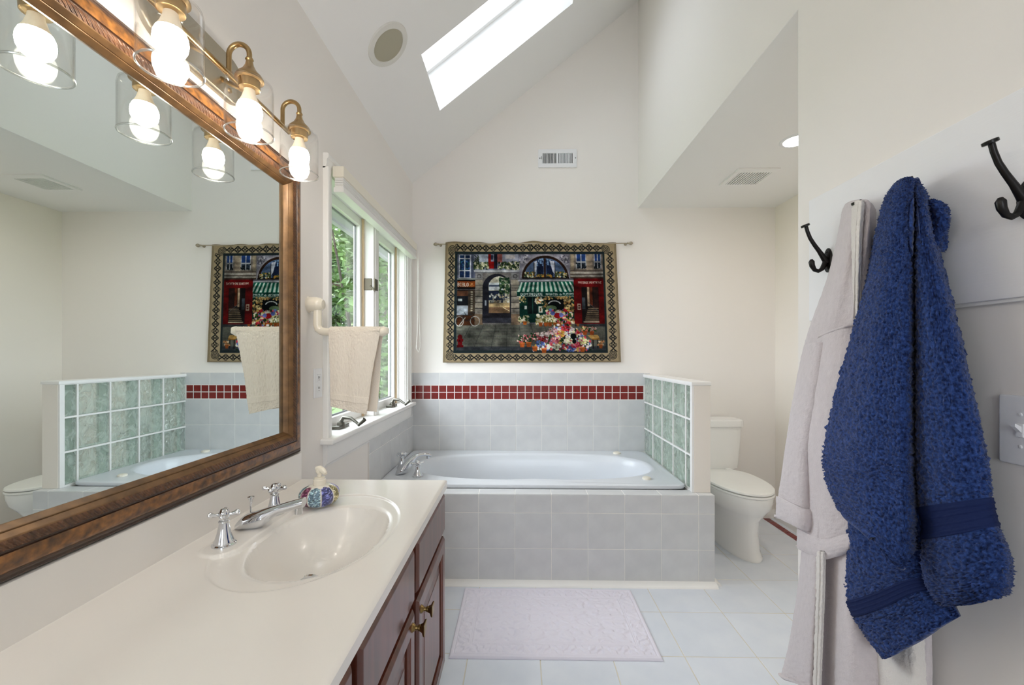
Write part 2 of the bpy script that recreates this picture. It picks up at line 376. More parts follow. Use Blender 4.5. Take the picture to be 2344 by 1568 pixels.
# floor
floor = obj('floor', box(WL - 0.14, WR2 + T, YREAR - T, YB + T, -0.06, -0.0012), 'fgrout', smooth=False, kind='structure')
jx = [WL] + [-0.221 + 0.3065 * k for k in range(-2, 9) if WL + 0.03 < -0.221 + 0.3065 * k < WR2 - 0.03] + [WR2]
jy = [YREAR] + [2.41 + 0.309 * k for k in range(-14, 4) if YREAR + 0.03 < 2.41 + 0.309 * k < YB - 0.03] + [YB]
for a, b in zip(jx[:-1], jx[1:]):
    for c, d in zip(jy[:-1], jy[1:]):
        if c > APY and b < 1.0: continue
        if b > 1.01 and d < ALC_Y: continue
        tile('floor_tile', floor, ((a + b) / 2, (c + d) / 2, -0.004), b - a - 0.004, d - c - 0.004, 0.004, 'ftile', '+Z')
# tiles on the back wall
obj('grout_bed', box(WL, 1.026, YB - 0.0088, YB, 0.499, 1.137), 'grout', wall_back, smooth=False)
jb = [WL] + [-0.6415 + 0.2035 * k for k in range(9)] + [1.027]
for a, b in zip(jb[:-1], jb[1:]):
    for z0, z1 in ((0.46, 0.515), (0.515, 0.716), (0.716, 0.923), (1.038, 1.138)):
        if z0 < 0.5: continue
        tile('wall_tile', wall_back, ((a + b) / 2, YB - 0.004, (z0 + z1) / 2), b - a - 0.0035, z1 - z0 - 0.0035, 0.006, 'tile', '-Y')
mx0, mp = -0.853, 0.0626
for k in range(31):
    for r in range(2):
        x0 = mx0 - 0.044 + k * mp; x1 = x0 + mp; x0 = max(x0, WL + 0.001); x1 = min(x1, 0.978)
        if x1 - x0 < 0.008: continue
        tile('mosaic_tile', wall_back, ((x0 + x1) / 2, YB - 0.004, 0.9525 + r * 0.0565), x1 - x0 - 0.006, 0.0505, 0.006, 'red', '-Y')
# tiles on the left wall beside the tub
obj('grout_bed', [box(WL, WL + 0.0088, APY, YB - 0.009, 0.499, 0.7995), box(WL, WL + 0.0088, 3.232, YB - 0.009, 0.80, 1.137)], 'grout', wall_left, smooth=False)
jl = [APY, 2.545, 2.75, 2.955, 3.16, YB - 0.008]
for a, b in zip(jl[:-1], jl[1:]):
    for z0, z1 in ((0.50, 0.716), (0.716, 0.80)):
        tile('wall_tile', wall_left, (WL + 0.004, (a + b) / 2, (z0 + z1) / 2), b - a - 0.0035, z1 - z0 - 0.0035, 0.006, 'tile', '+X')
for z0, z1 in ((0.80, 0.923), (1.038, 1.138)):
    tile('wall_tile', wall_left, (WL + 0.004, 3.282, (z0 + z1) / 2), 0.094, z1 - z0 - 0.0035, 0.006, 'tile', '+X')
for k in range(2):
    for r in range(2):
        tile('mosaic_tile', wall_left, (WL + 0.004, 3.304 - k * 0.052, 0.9525 + r * 0.0565), 0.046, 0.0505, 0.006, 'red', '+X')
# red mosaic border and base trim along the alcove wall
for k in range(14):
    tile('mosaic_tile', floor, (1.925, 3.285 - k * 0.0626 * 1.5, -0.0005), 0.05, 0.0885, 0.003, 'red', '+Z')
def qr_profile(r): return [(0, 0), (r, 0)] + [(r * math.cos(a), r * math.sin(a)) for a in [PI / 2 * i / 6 for i in range(1, 6)]] + [(0, r)]
obj('baseboard_alcove', [prism([(WR2 - a, b * 2.2) for a, b in qr_profile(0.028)], ALC_Y, YB, lambda a, b, h: (a, h, b)),
                         prism([(YB - a, b * 2.2) for a, b in qr_profile(0.028)], 1.086, WR2, lambda a, b, h: (h, a, b))], 'trim', kind='structure')
obj('baseboard_right', prism([(WR - a, b * 2.2) for a, b in qr_profile(0.028)], YREAR, ALC_Y, lambda a, b, h: (a, h, b)), 'trim', kind='structure')

# window in the left wall
win = thing('window_1', (WL, 2.52, WZ0), 'white double casement window looking out on trees', None, kind='structure')
X0 = WL
cw, ct = 0.065, 0.025
CP = [(0, 0), (0.006, 0), (0.010, 0.002), (0.013, 0.008), (0.0155, 0.018), (0.0165, 0.036), (0.018, 0.041), (0.022, 0.043), (0.024, 0.047), (0.025, 0.058), (0.023, 0.064), (0.019, 0.066), (0, 0.066)]
def casing(fn, a, b): return prism(CP, a, b, fn)
obj('window_casing', casing(lambda d, w, h: (X0 + d, WY0 + 0.002 - w, h), 0.9145, WZ1 + 0.004), 'trim', win, angle=25)
obj('window_casing', casing(lambda d, w, h: (X0 + d, WY1 - 0.002 + w, h), 0.9145, WZ1 + 0.004), 'trim', win, angle=25)
obj('window_casing', casing(lambda d, w, h: (X0 + d * 1.02, h, WZ1 - 0.002 + w), WY0 - cw + 0.001, WY1 + cw - 0.001), 'trim', win, angle=25)
obj('window_stool', bbox(X0 - 0.135, X0 + 0.055, WY0 - cw - 0.025, WY1 + cw + 0.02, 0.888, 0.915, 0.008, 3), 'trim', win)
ap = [(0, 0.888), (0.022, 0.888), (0.020, 0.82), (0.016, 0.80), (0.010, 0.795), (0.008, 0.785), (0, 0.783)]
obj('window_apron', prism([(X0 + a, b) for a, b in ap], WY0 - cw, WY1 + cw, lambda a, b, h: (a, h, b)), 'trim', win)
jd = X0 - 0.135
obj('window_jamb', [box(jd, X0 - 0.001, WY0, WY0 + 0.012, 0.915, WZ1), box(jd, X0 - 0.001, WY1 - 0.012, WY1, 0.915, WZ1), box(jd, X0 - 0.001, WY0, WY1, WZ1 - 0.012, WZ1)], 'trim', win, smooth=False)
# stepped mouldings on the jamb face that the camera sees
obj('jamb_moulding', [bbox(X0 - 0.075, X0 - 0.055, WY1 - 0.020, WY1 - 0.008, 0.915, WZ1 - 0.01, 0.002), bbox(X0 - 0.045, X0 - 0.01, WY1 - 0.017, WY1 - 0.008, 0.915, WZ1 - 0.01, 0.002)], 'trim', win)
MU0, MU1 = 2.487, 2.573
obj('window_mullion', [bbox(jd, X0 - 0.012, MU0, MU1, 0.915, WZ1, 0.003), bbox(X0 - 0.03, X0 - 0.004, MU0 + 0.018, MU1 - 0.018, 0.915, WZ1, 0.003)], 'trim', win)
for y0, y1 in ((WY0 + 0.012, MU0), (MU1, WY1 - 0.012)):
    sx0, sx1, sw = X0 - 0.115, X0 - 0.08, 0.040
    s = obj('window_sash', [bbox(sx0, sx1, y0, y0 + sw, 0.915, WZ1 - 0.012, 0.003), bbox(sx0, sx1, y1 - sw, y1, 0.915, WZ1 - 0.012, 0.003),
                            bbox(sx0, sx1, y0 + sw - 0.002, y1 - sw + 0.002, 0.915, 0.965, 0.003), bbox(sx0, sx1, y0 + sw - 0.002, y1 - sw + 0.002, WZ1 - 0.06, WZ1 - 0.012, 0.003)], 'trim', win)
    a, b, c, d = y0 + sw, y1 - sw, 0.965, WZ1 - 0.06
    obj('glazing_gasket', [box(sx0 + 0.004, sx0 + 0.012, a, a + 0.008, c, d), box(sx0 + 0.004, sx0 + 0.012, b - 0.008, b, c, d), box(sx0 + 0.004, sx0 + 0.012, a, b, c, c + 0.008), box(sx0 + 0.004, sx0 + 0.012, a, b, d - 0.008, d)], 'gasket', s, smooth=False)
    obj('window_pane', box(sx0 + 0.014, sx0 + 0.018, a - 0.003, b + 0.003, c - 0.003, d + 0.003), 'winglass', s, smooth=False)
    obj('window_stop', box(sx1 + 0.001, sx1 + 0.012, y1 - 0.014, y1 - 0.001, 0.916, WZ1 - 0.015), 'stop', win, smooth=False)
# latch plate on the mullion
obj('latch', [bbox(X0 - 0.075, X0 - 0.022, MU0 - 0.006, MU0 + 0.002, 1.665, 1.735, 0.002), bbox(X0 - 0.014, X0 - 0.003, MU0 + 0.0, MU0 + 0.05, 1.665, 1.735, 0.002),
              tube([(X0 - 0.03, MU0 - 0.008, 1.69), (X0 - 0.012, MU0 - 0.02, 1.672), (X0 + 0.002, MU0 - 0.022, 1.655)], 0.004, 8)], 'pewdark', win)
# crank handles
for yc in (2.02, 2.86):
    zz = 0.915
    c = obj('crank_operator', [bbox(X0 - 0.06, X0 - 0.015, yc, yc + 0.12, zz, zz + 0.016, 0.005), lathe([(0.0, 0.03), (0.016, 0.03), (0.02, 0.012), (0.02, 0)], (X0 - 0.03, yc + 0.05, zz), 16)], 'pewter', win)
    obj('crank_handle', [tube([(X0 - 0.03, yc + 0.05, zz + 0.03), (X0 - 0.02, yc + 0.055, zz + 0.052), (X0 + 0.02, yc + 0.05, zz + 0.050), (X0 + 0.055, yc + 0.035, zz + 0.03), (X0 + 0.066, yc + 0.03, zz + 0.022)], [0.011, 0.010, 0.008, 0.007, 0.007], 10),
                         tube([(X0 + 0.064, yc + 0.03, zz + 0.018), (X0 + 0.098, yc + 0.025, zz + 0.048)], [0.008, 0.011], 10)], 'pewter', c)

# ================================================================== OUTSIDE
obj('ground_outside', box(-30, WL - 0.2, -8, 40, -0.6, -0.5), 'grass', smooth=False, kind='structure')
obj('roof_eave', [box(WL - 0.56, WL - 0.14, -2, 6, 2.32, 2.36), box(WL - 0.60, WL - 0.56, -2, 6, 2.30, 2.50)], 'eave', smooth=False, kind='structure')
def tree(loc, h, rad, n, lm, label, seed, leaf=0.085):
    r = random.Random(seed); t = thing('leafy_tree', loc, label, 'tree', 'trees outside the bathroom window')
    x, y, z = loc; br = [tube([(x, y, z), (x + 0.1, y, z + h * 0.4), (x - 0.05, y + 0.1, z + h * 0.85)], [0.16, 0.11, 0.03], 10)]
    obj('trunk', br, 'bark', t)
    V = []; Fc = []; bl = [(x + r.gauss(0, rad * .5), y + r.gauss(0, rad * .5), z + h * r.uniform(0.12, 1.0), rad * r.uniform(.2, .42)) for _ in range(46)]
    bs = [tube([(x, y, z + h * r.uniform(.2, .6)), (q[0], q[1], q[2])], [0.04, 0.01], 5) for q in bl[:16]]
    obj('branch', bs, 'bark', t)
    for i in range(n):
        q = bl[i % len(bl)]; d = Vector((r.gauss(0, 1), r.gauss(0, 1), r.gauss(0, .8))); d = d / d.length * q[3] * r.uniform(.5, 1) ** .5
        c = Vector(q[:3]) + d; u = Vector((r.gauss(0, 1), r.gauss(0, 1), r.gauss(0, .5))).normalized(); w = u.cross(Vector((r.gauss(0, 1), r.gauss(0, 1), 1))).normalized()
        s = leaf * r.uniform(.6, 1.2); o = len(V)
        V += [tuple(c - u * s), tuple(c + w * s * .45), tuple(c + u * s), tuple(c - w * s * .45)]; Fc.append((o, o + 1, o + 2, o + 3))
    f = obj('foliage', (V, Fc), lm, t, smooth=False); f['kind'] = 'stuff'
TL = 'leafy green tree standing outside the window'
tree((-2.75, 7.2, -0.5), 4.4, 1.2, 9000, 'leaf', TL, 1)
tree((-4.5, 10.9, -0.5), 6.0, 1.6, 9000, 'leaf2', TL, 2, 0.1)
tree((-5.2, 15.6, -0.5), 7.5, 2.0, 9000, 'leaf', TL, 3, 0.13)
tree((-8.6, 22.0, -0.5), 10.5, 3.4, 11000, 'leaf', TL, 4, 0.19)

# ================================================================== TUB, SURROUND, GLASS BLOCK PARTITION
sur = thing('tub_surround', (0.1, APY, 0), 'white tiled surround with a flat ledge enclosing the bathtub', 'tub surround')
AX1 = 1.086; LZ = 0.497
obj('core', [box(WL + 0.001, AX1 - 0.0012, APY + 0.0012, 2.45, 0, LZ - 0.0012), box(0.977, AX1 - 0.0012, 2.4505, YB - 0.002, 0, LZ - 0.0012)], 'grout', sur, smooth=False)
ja = [WL] + [-0.2323 + 0.2047 * k for k in range(-3, 7) if -0.2323 + 0.2047 * k > WL + 0.02] + [AX1]
for a, b in zip(ja[:-1], ja[1:]):
    for z0, z1 in ((0.0, 0.191), (0.191, 0.392), (0.392, LZ - 0.002)):
        tile('apron_tile', sur, ((a + b) / 2, APY + 0.006, (z0 + z1) / 2), b - a - 0.0035, z1 - z0 - 0.0035, 0.006, 'tile', '-Y')
    tile('ledge_tile', sur, ((a + b) / 2, (APY + 2.45) / 2, LZ - 0.01), b - a - 0.0035, 2.45 - APY - 0.002, 0.010, 'tile', '+Z')
for k in range(5):
    y0 = 2.452 + k * 0.1776
    o = bpy.data.objects.new('apron_tile', tile_mesh(0.172, 0.19, 0.006, 'tile'))
    for z0, z1 in ((0.0, 0.191), (0.191, 0.392), (0.392, LZ - 0.004)):
        o = bpy.data.objects.new('apron_tile', tile_mesh(0.172, z1 - z0 - 0.0035, 0.006, 'tile'))
        o.matrix_local = Matrix.Translation((AX1 - 0.006, y0 + 0.088, (z0 + z1) / 2)) @ Matrix(((0, 0, 1), (1, 0, 0), (0, 1, 0))).to_4x4()
        COL.objects.link(o); o.parent = sur; o.matrix_parent_inverse = Matrix.Translation(-Vector(sur['_o']))
obj('base_trim', [prism([(APY - a, b * 0.36) for a, b in qr_profile(0.048)], WL + 0.01, AX1 + 0.0, lambda a, b, h: (h, a, b)),
                  prism([(AX1 + a, b * 0.55) for a, b in qr_profile(0.03)], APY - 0.02, YB - 0.03, lambda a, b, h: (a, h, b))], 'trim', sur)

tub = thing('bathtub', (0.06, 2.9, LZ), 'white oval drop-in bathtub with a broad glossy rim', 'bathtub')
RX0, RX1, RY0, RY1, RZ = WL + 0.012, 0.974, 2.452, YB - 0.012, 0.522
bcx, bcy = 0.085, 2.875
def tub_geom():
    n = 96; rings = []
    def rect(t, inset, z):
        c, s = math.cos(t), math.sin(t); e = 26
        a, b = (RX1 - RX0) / 2 - inset, (RY1 - RY0) / 2 - inset
        return ((RX0 + RX1) / 2 + a * math.copysign(abs(c) ** (2 / e), c), (RY0 + RY1) / 2 + b * math.copysign(abs(s) ** (2 / e), s), z)
    def ov(t, a, b, z, e=2.6, bulge=1.0, dx=0):
        c, s = math.cos(t), math.sin(t)
        x = a * math.copysign(abs(c) ** (2 / e), c); y = b * math.copysign(abs(s) ** (2 / e), s)
        if s < 0: y += bulge * (0.022 * math.exp(-((x - 0.02) / 0.12) ** 2))
        return (bcx + dx + x, bcy + y, z)
    ts = [2 * PI * i / n for i in range(n)]
    rings.append([rect(t, 0.004, LZ - 0.0) for t in ts]); rings.append([rect(t, 0.0, LZ + 0.012) for t in ts]); rings.append([rect(t, 0.002, RZ - 0.004) for t in ts])
    rings.append([rect(t, 0.010, RZ) for t in ts]); rings.append([rect(t, 0.022, RZ - 0.001) for t in ts])
    for a, b, z in ((0.835, 0.372, RZ - 0.001), (0.815, 0.356, RZ + 0.004), (0.795, 0.338, RZ + 0.002), (0.780, 0.325, RZ - 0.012), (0.765, 0.312, RZ - 0.05), (0.74, 0.295, RZ - 0.15), (0.70, 0.275, RZ - 0.27), (0.64, 0.245, RZ - 0.36), (0.52, 0.20, RZ - 0.40), (0.2, 0.08, RZ - 0.41)):
        rings.append([ov(t, a, b, z) for t in ts])
    v, f = loft(rings, caps=False); f.append(tuple((len(rings) - 1) * n + k for k in range(n))); return v, f
obj('tub_shell', tub_geom(), 'tub', tub, angle=50)
for nm, (x, y), r in (('air_control', (0.745, 3.235), 0.030), ('air_control', (0.775, 2.578), 0.026)):
    obj(nm, lathe([(0, 0.014), (r * .6, 0.014), (r * .95, 0.010), (r, 0.003), (r * .96, 0)], (x, y, RZ - 0.001), 24), 'beige', tub)

def cross_handle(root, c, s=1.0, ang=0.4, tall=1.0):
    x, y, z = c
    p = [(0.027, 0), (0.027, 0.004), (0.0225, 0.006), (0.0225, 0.010), (0.020, 0.016), (0.0155, 0.030), (0.0125, 0.045), (0.0105, 0.056), (0.0125, 0.058), (0.0125, 0.061), (0.009, 0.064), (0.0085, 0.070)]
    h = obj('valve_handle', lathe([(r * s, q * s * tall) for r, q in p], c, 28), 'chrome', root)
    zc_ = z + 0.075 * s * tall; g = [lathe([(0, 0.017 * s), (0.007 * s, 0.015 * s), (0.012 * s, 0.008 * s), (0.013 * s, 0.0), (0.010 * s, -0.007 * s), (0.0085 * s, -0.01 * s)], (x, y, zc_), 20)]
    for k in range(4):
        a = ang + k * PI / 2; dx, dy = math.cos(a), math.sin(a)
        g.append(tube([(x + dx * q * s, y + dy * q * s, zc_ + e * s) for q, e in ((0.006, 0), (0.014, 0.001), (0.021, 0.002), (0.028, 0.003), (0.032, 0.0035), (0.0345, 0.0035))], [0.0045 * s, 0.0038 * s, 0.0048 * s, 0.0072 * s, 0.0062 * s, 0.002 * s], 12))
    obj('cross_grip', g, 'chrome', h); return h

tf = thing('tub_faucet', (-0.73, 2.62, RZ), 'chrome tub filler with two cross handles on the bathtub rim', 'faucet')
def arch_spout(o, d, L, H, w0, w1, base_len, tip_drop, nseg=26, root=None, name='spout', arch=False):
    """teardrop spout: o base centre, d direction in plan"""
    ox, oy, oz = o; dx, dy = d; px_, py_ = -dy, dx; rings = []
    for i in range(nseg + 1):
        t = i / nseg; u = -base_len + (L + base_len) * t
        if arch: top = H * (math.sin(min(1, t * 1.35) * PI / 2) ** 0.75) * (1 - 0.12 * max(0, (t - .75) / .25) ** 2); k0, k1, tt = 0.24, 0.62, 0.024
        else: top = H * (0.34 * min(1, t / 0.14) ** 0.55 + 0.66 * t ** 0.85); k0, k1, tt = 0.30, 0.66, 0.026
        q = min(1, max(0, (t - k0) / (k1 - k0))); q = q * q * (3 - 2 * q)
        bot = max(0.0, q * (top - tt)); w = w0 + (w1 - w0) * min(1, t * 1.5) ** .8
        if t < 0.14: w *= (t / 0.14) ** 0.5 * 0.92 + 0.08
        r = []
        for k in range(20):
            a = 2 * PI * k / 20; c, s = math.cos(a), math.sin(a)
            e = 2.6; lat = w * math.copysign(abs(c) ** (2 / e), c); vz = (top + bot) / 2 + (top - bot) / 2 * math.copysign(abs(s) ** (2 / e), s)
            r.append((ox + dx * u + px_ * lat, oy + dy * u + py_ * lat, oz + vz))
        rings.append(r)
    g = [loft(rings)]
    ex, ey = ox + dx * (L - 0.014), oy + dy * (L - 0.014); ez = oz + (H * 0.88 - 0.020 if arch else H * 0.95 - 0.026)
    g.append(lathe([(0.0, -tip_drop), (0.008, -tip_drop), (0.0105, -tip_drop), (0.0105, 0.004), (0, 0.004)], (ex, ey, ez), 20))
    return obj(name, g, 'chrome', root)
arch_spout((-0.745, 2.66, RZ), (0.80, 0.60), 0.185, 0.118, 0.036, 0.021, 0.05, 0.012, root=tf, arch=True)
cross_handle(tf, (-0.635, 2.60, RZ), 1.25, 0.5, 0.85); cross_handle(tf, (-0.79, 2.79, RZ), 1.2, 0.9, 1.0)

gp = thing('glass_block_partition', (1.03, 2.88, LZ), 'low glass block partition with white cap and cream end post by the bathtub', 'partition')
GX0, GX1, GY0, GY1, GZ1 = 0.977, 1.082, 2.412, YB - 0.001, 1.106
rows = [0.502, 0.701, 0.907, GZ1]; cols = [GY0 + 0.016, 2.506, 2.711, 2.92, 3.122, GY1]
obj('end_post', [bbox(GX0 + 0.012, GX1, GY0 - 0.012, GY0 + 0.016, LZ, GZ1, 0.002)], 'alcove', gp)
obj('end_trim', bbox(GX0, GX0 + 0.014, GY0 - 0.010, GY0 + 0.018, LZ, GZ1, 0.003), 'trim', gp)
obj('cap', bbox(GX0 - 0.004, GX1 + 0.004, GY0 - 0.018, GY1, GZ1 - 0.001, GZ1 + 0.020, 0.004), 'trim', gp)
mo = []
for z in rows: mo.append(box(GX0 + 0.004, GX1 - 0.004, GY0 + 0.016, GY1, z - 0.0055, z + 0.0055))
for y in cols[1:-1]: mo.append(box(GX0 + 0.0045, GX1 - 0.0045, y - 0.005, y + 0.005, rows[0], rows[-1]))
obj('mortar', mo, 'trim', gp, smooth=False)
def glassblock():
    m = bpy.data.materials.new('wavy_glass_block'); m.use_nodes = True; t = m.node_tree; N = t.nodes; L = t.links; N.clear()
    out = N.new('ShaderNodeOutputMaterial')
    co = N.new('ShaderNodeTexCoord'); mp = N.new('ShaderNodeMapping'); mp.inputs['Scale'].default_value = (1, 1, 0.7)
    nz = N.new('ShaderNodeTexNoise'); nz.inputs['Scale'].default_value = 15; nz.inputs['Detail'].default_value = 2.5; nz.inputs['Distortion'].default_value = 1.5
    bp = N.new('ShaderNodeBump'); bp.inputs['Strength'].default_value = 1.0; bp.inputs['Distance'].default_value = 0.04
    L.new(co.outputs['Object'], mp.inputs[0]); L.new(mp.outputs[0], nz.inputs[0]); L.new(nz.outputs['Fac'], bp.inputs['Height'])
    rf = N.new('ShaderNodeBsdfTransparent'); rf.inputs['Color'].default_value = (0.94, 0.968, 0.953, 1)
    tr = N.new('ShaderNodeBsdfTranslucent'); tr.inputs[0].default_value = (*lin((232, 244, 237)), 1); L.new(bp.outputs[0], tr.inputs['Normal'])
    df = N.new('ShaderNodeBsdfDiffuse'); df.inputs[0].default_value = (*lin((224, 236, 229)), 1); L.new(bp.outputs[0], df.inputs['Normal'])
    gl = N.new('ShaderNodeBsdfGlossy'); gl.inputs['Roughness'].default_value = 0.06; L.new(bp.outputs[0], gl.inputs['Normal'])
    lw_ = N.new('ShaderNodeLayerWeight'); lw_.inputs[0].default_value = 0.25
    m1 = N.new('ShaderNodeMixShader'); m1.inputs[0].default_value = 0.4; m2 = N.new('ShaderNodeMixShader'); rg = N.new('ShaderNodeMapRange'); rg.inputs[1].default_value = 0.38; rg.inputs[2].default_value = 0.62; rg.inputs[3].default_value = 0.12; rg.inputs[4].default_value = 0.50; L.new(nz.outputs['Fac'], rg.inputs[0]); L.new(rg.outputs[0], m2.inputs[0]); m3 = N.new('ShaderNodeMixShader')
    L.new(df.outputs[0], m1.inputs[1]); L.new(tr.outputs[0], m1.inputs[2]); L.new(rf.outputs[0], m2.inputs[1]); L.new(m1.outputs[0], m2.inputs[2])
    mu = N.new('ShaderNodeMath'); mu.operation = 'MULTIPLY'; mu.inputs[1].default_value = 0.5; L.new(lw_.outputs['Fresnel'], mu.inputs[0]); L.new(mu.outputs[0], m3.inputs[0])
    L.new(m2.outputs[0], m3.inputs[1]); L.new(gl.outputs[0], m3.inputs[2]); L.new(m3.outputs[0], out.inputs[0]); return m
M['gblock'] = glassblock()
M['gedge'] = mat('green_glass_edge', (216, 230, 223), 0.2, spec=0.5)
for a, b in zip(cols[:-1], cols[1:]):
    for z0, z1 in zip(rows[:-1], rows[1:]):
        k = obj('glass_block', bbox(GX0 + 0.008, GX1 - 0.008, a + 0.006, b - 0.006, z0 + 0.006, z1 - 0.006, 0.006, 2), 'gblock', gp)
        obj('block_rim', [box(GX0 + 0.03, GX1 - 0.03, a + 0.0062, a + 0.0075, z0 + 0.007, z1 - 0.007), box(GX0 + 0.03, GX1 - 0.03, b - 0.0075, b - 0.0062, z0 + 0.007, z1 - 0.007),
                          box(GX0 + 0.03, GX1 - 0.03, a + 0.007, b - 0.007, z0 + 0.0062, z0 + 0.0075), box(GX0 + 0.03, GX1 - 0.03, a + 0.007, b - 0.007, z1 - 0.0075, z1 - 0.0062)], 'gedge', k, smooth=False)

# ================================================================== TOILET
to = thing('toilet', (1.45, 2.95, 0), 'white two-piece toilet with closed lid beside the glass block partition', 'toilet')
tx = 1.452
tk = [sup(tx, 3.225, z, a, b, 5, 40) for z, a, b in ((0.425, 0.165, 0.080), (0.435, 0.180, 0.088), (0.50, 0.188, 0.092), (0.72, 0.205, 0.098), (0.745, 0.206, 0.099))]
obj('tank', loft(tk), 'china', to)
tl = [sup(tx, 3.222, z, a, b, 5, 40) for z, a, b in ((0.745, 0.208, 0.100), (0.748, 0.216, 0.106), (0.785, 0.217, 0.107), (0.795, 0.212, 0.102), (0.798, 0.19, 0.085))]
obj('tank_lid', loft(tl), 'china', to)
obj('flush_lever', [tube([(tx - 0.15, 3.128, 0.685), (tx - 0.15, 3.112, 0.685)], 0.012, 12), tube([(tx - 0.15, 3.112, 0.685), (tx - 0.10, 3.108, 0.680), (tx - 0.075, 3.108, 0.676)], [0.006, 0.007, 0.008], 8)], 'chrome', to)
def egg(cx, yb, yf, w, z, n=44, e=2.2):
    yc = yb - (yb - yf) * 0.42; r = []
    for i in range(n):
        t = 2 * PI * i / n; c, s = math.cos(t), math.sin(t)
        b = (yb - yc) if s > 0 else (yc - yf); ee = 3.0 if s > 0 else 2.05
        r.append((cx + w * math.copysign(abs(c) ** (2 / ee), c), yc + b * math.copysign(abs(s) ** (2 / ee), s), z))
    return r
obj('bowl', loft([egg(tx, 3.10, 2.60, 0.112, 0.0), egg(tx, 3.10, 2.60, 0.114, 0.012), egg(tx, 3.09, 2.625, 0.105, 0.05), egg(tx, 3.09, 2.64, 0.102, 0.16), egg(tx, 3.10, 2.632, 0.110, 0.235),
                  egg(tx, 3.12, 2.595, 0.150, 0.285), egg(tx, 3.14, 2.560, 0.176, 0.325), egg(tx, 3.15, 2.548, 0.184, 0.365), egg(tx, 3.15, 2.546, 0.185, 0.395), egg(tx, 3.15, 2.550, 0.180, 0.402)]), 'china', to)
obj('tank_shelf', bbox(tx - 0.15, tx + 0.15, 3.06, 3.30, 0.36, 0.428, 0.02, 3), 'china', to)
obj('seat', loft([egg(tx, 3.10, 2.546, 0.186, 0.404), egg(tx, 3.102, 2.541, 0.190, 0.410), egg(tx, 3.10, 2.543, 0.188, 0.420)]), 'seat', to)
obj('lid', loft([egg(tx, 3.10, 2.546, 0.186, 0.424), egg(tx, 3.102, 2.542, 0.189, 0.430), egg(tx, 3.10, 2.545, 0.186, 0.438), egg(tx, 3.09, 2.565, 0.165, 0.444), egg(tx, 3.0, 2.72, 0.06, 0.447)]), 'seat', to)
for q in (-0.08, 0.08): obj('hinge', bbox(tx + q - 0.02, tx + q + 0.02, 3.085, 3.12, 0.402, 0.446, 0.006), 'seat', to)
obj('supply_valve', [tube([(1.22, YB - 0.002, 0.16), (1.22, YB - 0.06, 0.16)], 0.008, 10), lathe([(0, 0.012), (0.016, 0.012), (0.016, -0.012), (0, -0.012)], (1.22, YB - 0.06, 0.16), 12, 'X'),
                     tube([(1.22, YB - 0.06, 0.17), (1.24, YB - 0.075, 0.28), (1.30, YB - 0.08, 0.40), (1.31, YB - 0.08, 0.43)], 0.005, 8)], 'chrome', to)

# ================================================================== VANITY
va = thing('vanity_cabinet', (-0.56, 0.65, 0), 'cherry-stained vanity cabinet with framed doors and drawer fronts', 'cabinet')
VX = -0.303; VY0, VY1 = -0.32, 1.588
obj('cabinet_body', [box(WL + 0.001, WL + 0.010, VY0, VY1, 0.10, 0.772), box(WL + 0.010, VX - 0.018, VY0, VY0 + 0.018, 0.10, 0.772), box(WL + 0.010, VX - 0.018, VY1 - 0.018, VY1, 0.10, 0.772), box(WL + 0.010, VX - 0.018, VY0 + 0.018, VY1 - 0.018, 0.10, 0.118)], 'wood', va, smooth=False)
ff = []
mods = [(-0.30, 0.30), (0.30, 0.725), (0.725, 1.145), (1.145, 1.588)]
ff += [box(VX - 0.018, VX, VY0, VY1, 0.755, 0.772), box(VX - 0.018, VX, VY0, VY1, 0.10, 0.125), box(VX - 0.018, VX, VY0, VY1, 0.588, 0.62)]
for y in (-0.30, 0.30, 0.725, 1.145, 1.572): ff.append(box(VX - 0.0175, VX + 0.0006, y - 0.024, y + 0.024 if y < 1.5 else VY1, 0.1005, 0.7715))
obj('face_frame', ff, 'wood', va, smooth=False)
obj('toe_kick', box(WL + 0.001, VX - 0.07, VY0 + 0.01, VY1 - 0.01, 0.0, 0.10), 'woodkick', va, smooth=False)
def knob(c, parent):
    x, y, z = c; g = [lathe([(0.012, 0), (0.010, 0.004), (0.006, 0.008), (0.0055, 0.014), (0.008, 0.016), (0.008, 0.020), (0.006, 0.022)], (x, y, z), 16, 'X')]
    r = [[(x + h, y + s * a, z + t * a) for s, t in ((-1, -1), (1, -1), (1, 1), (-1, 1))] for h, a in ((0.020, 0.006), (0.026, 0.008), (0.030, 0.014), (0.033, 0.015), (0.0345, 0.0135))]
    g.append(loft(r)); return obj('knob', g, 'bronzeknob', parent)
def rounded_slab(y0, y1, z0, z1, x0=VX, x1=VX + 0.021, b=0.008):
    r = []
    for x, i in ((x0, 0.0), (x0 + 0.008, 0.0), (x0 + 0.013, 0.0012), (x1 - 0.004, 0.005), (x1 - 0.001, 0.009), (x1, 0.0115)):
        r.append([(x, y0 + i, z0 + i), (x, y1 - i, z0 + i), (x, y1 - i, z1 - i), (x, y0 + i, z1 - i)])
    return loft(r)
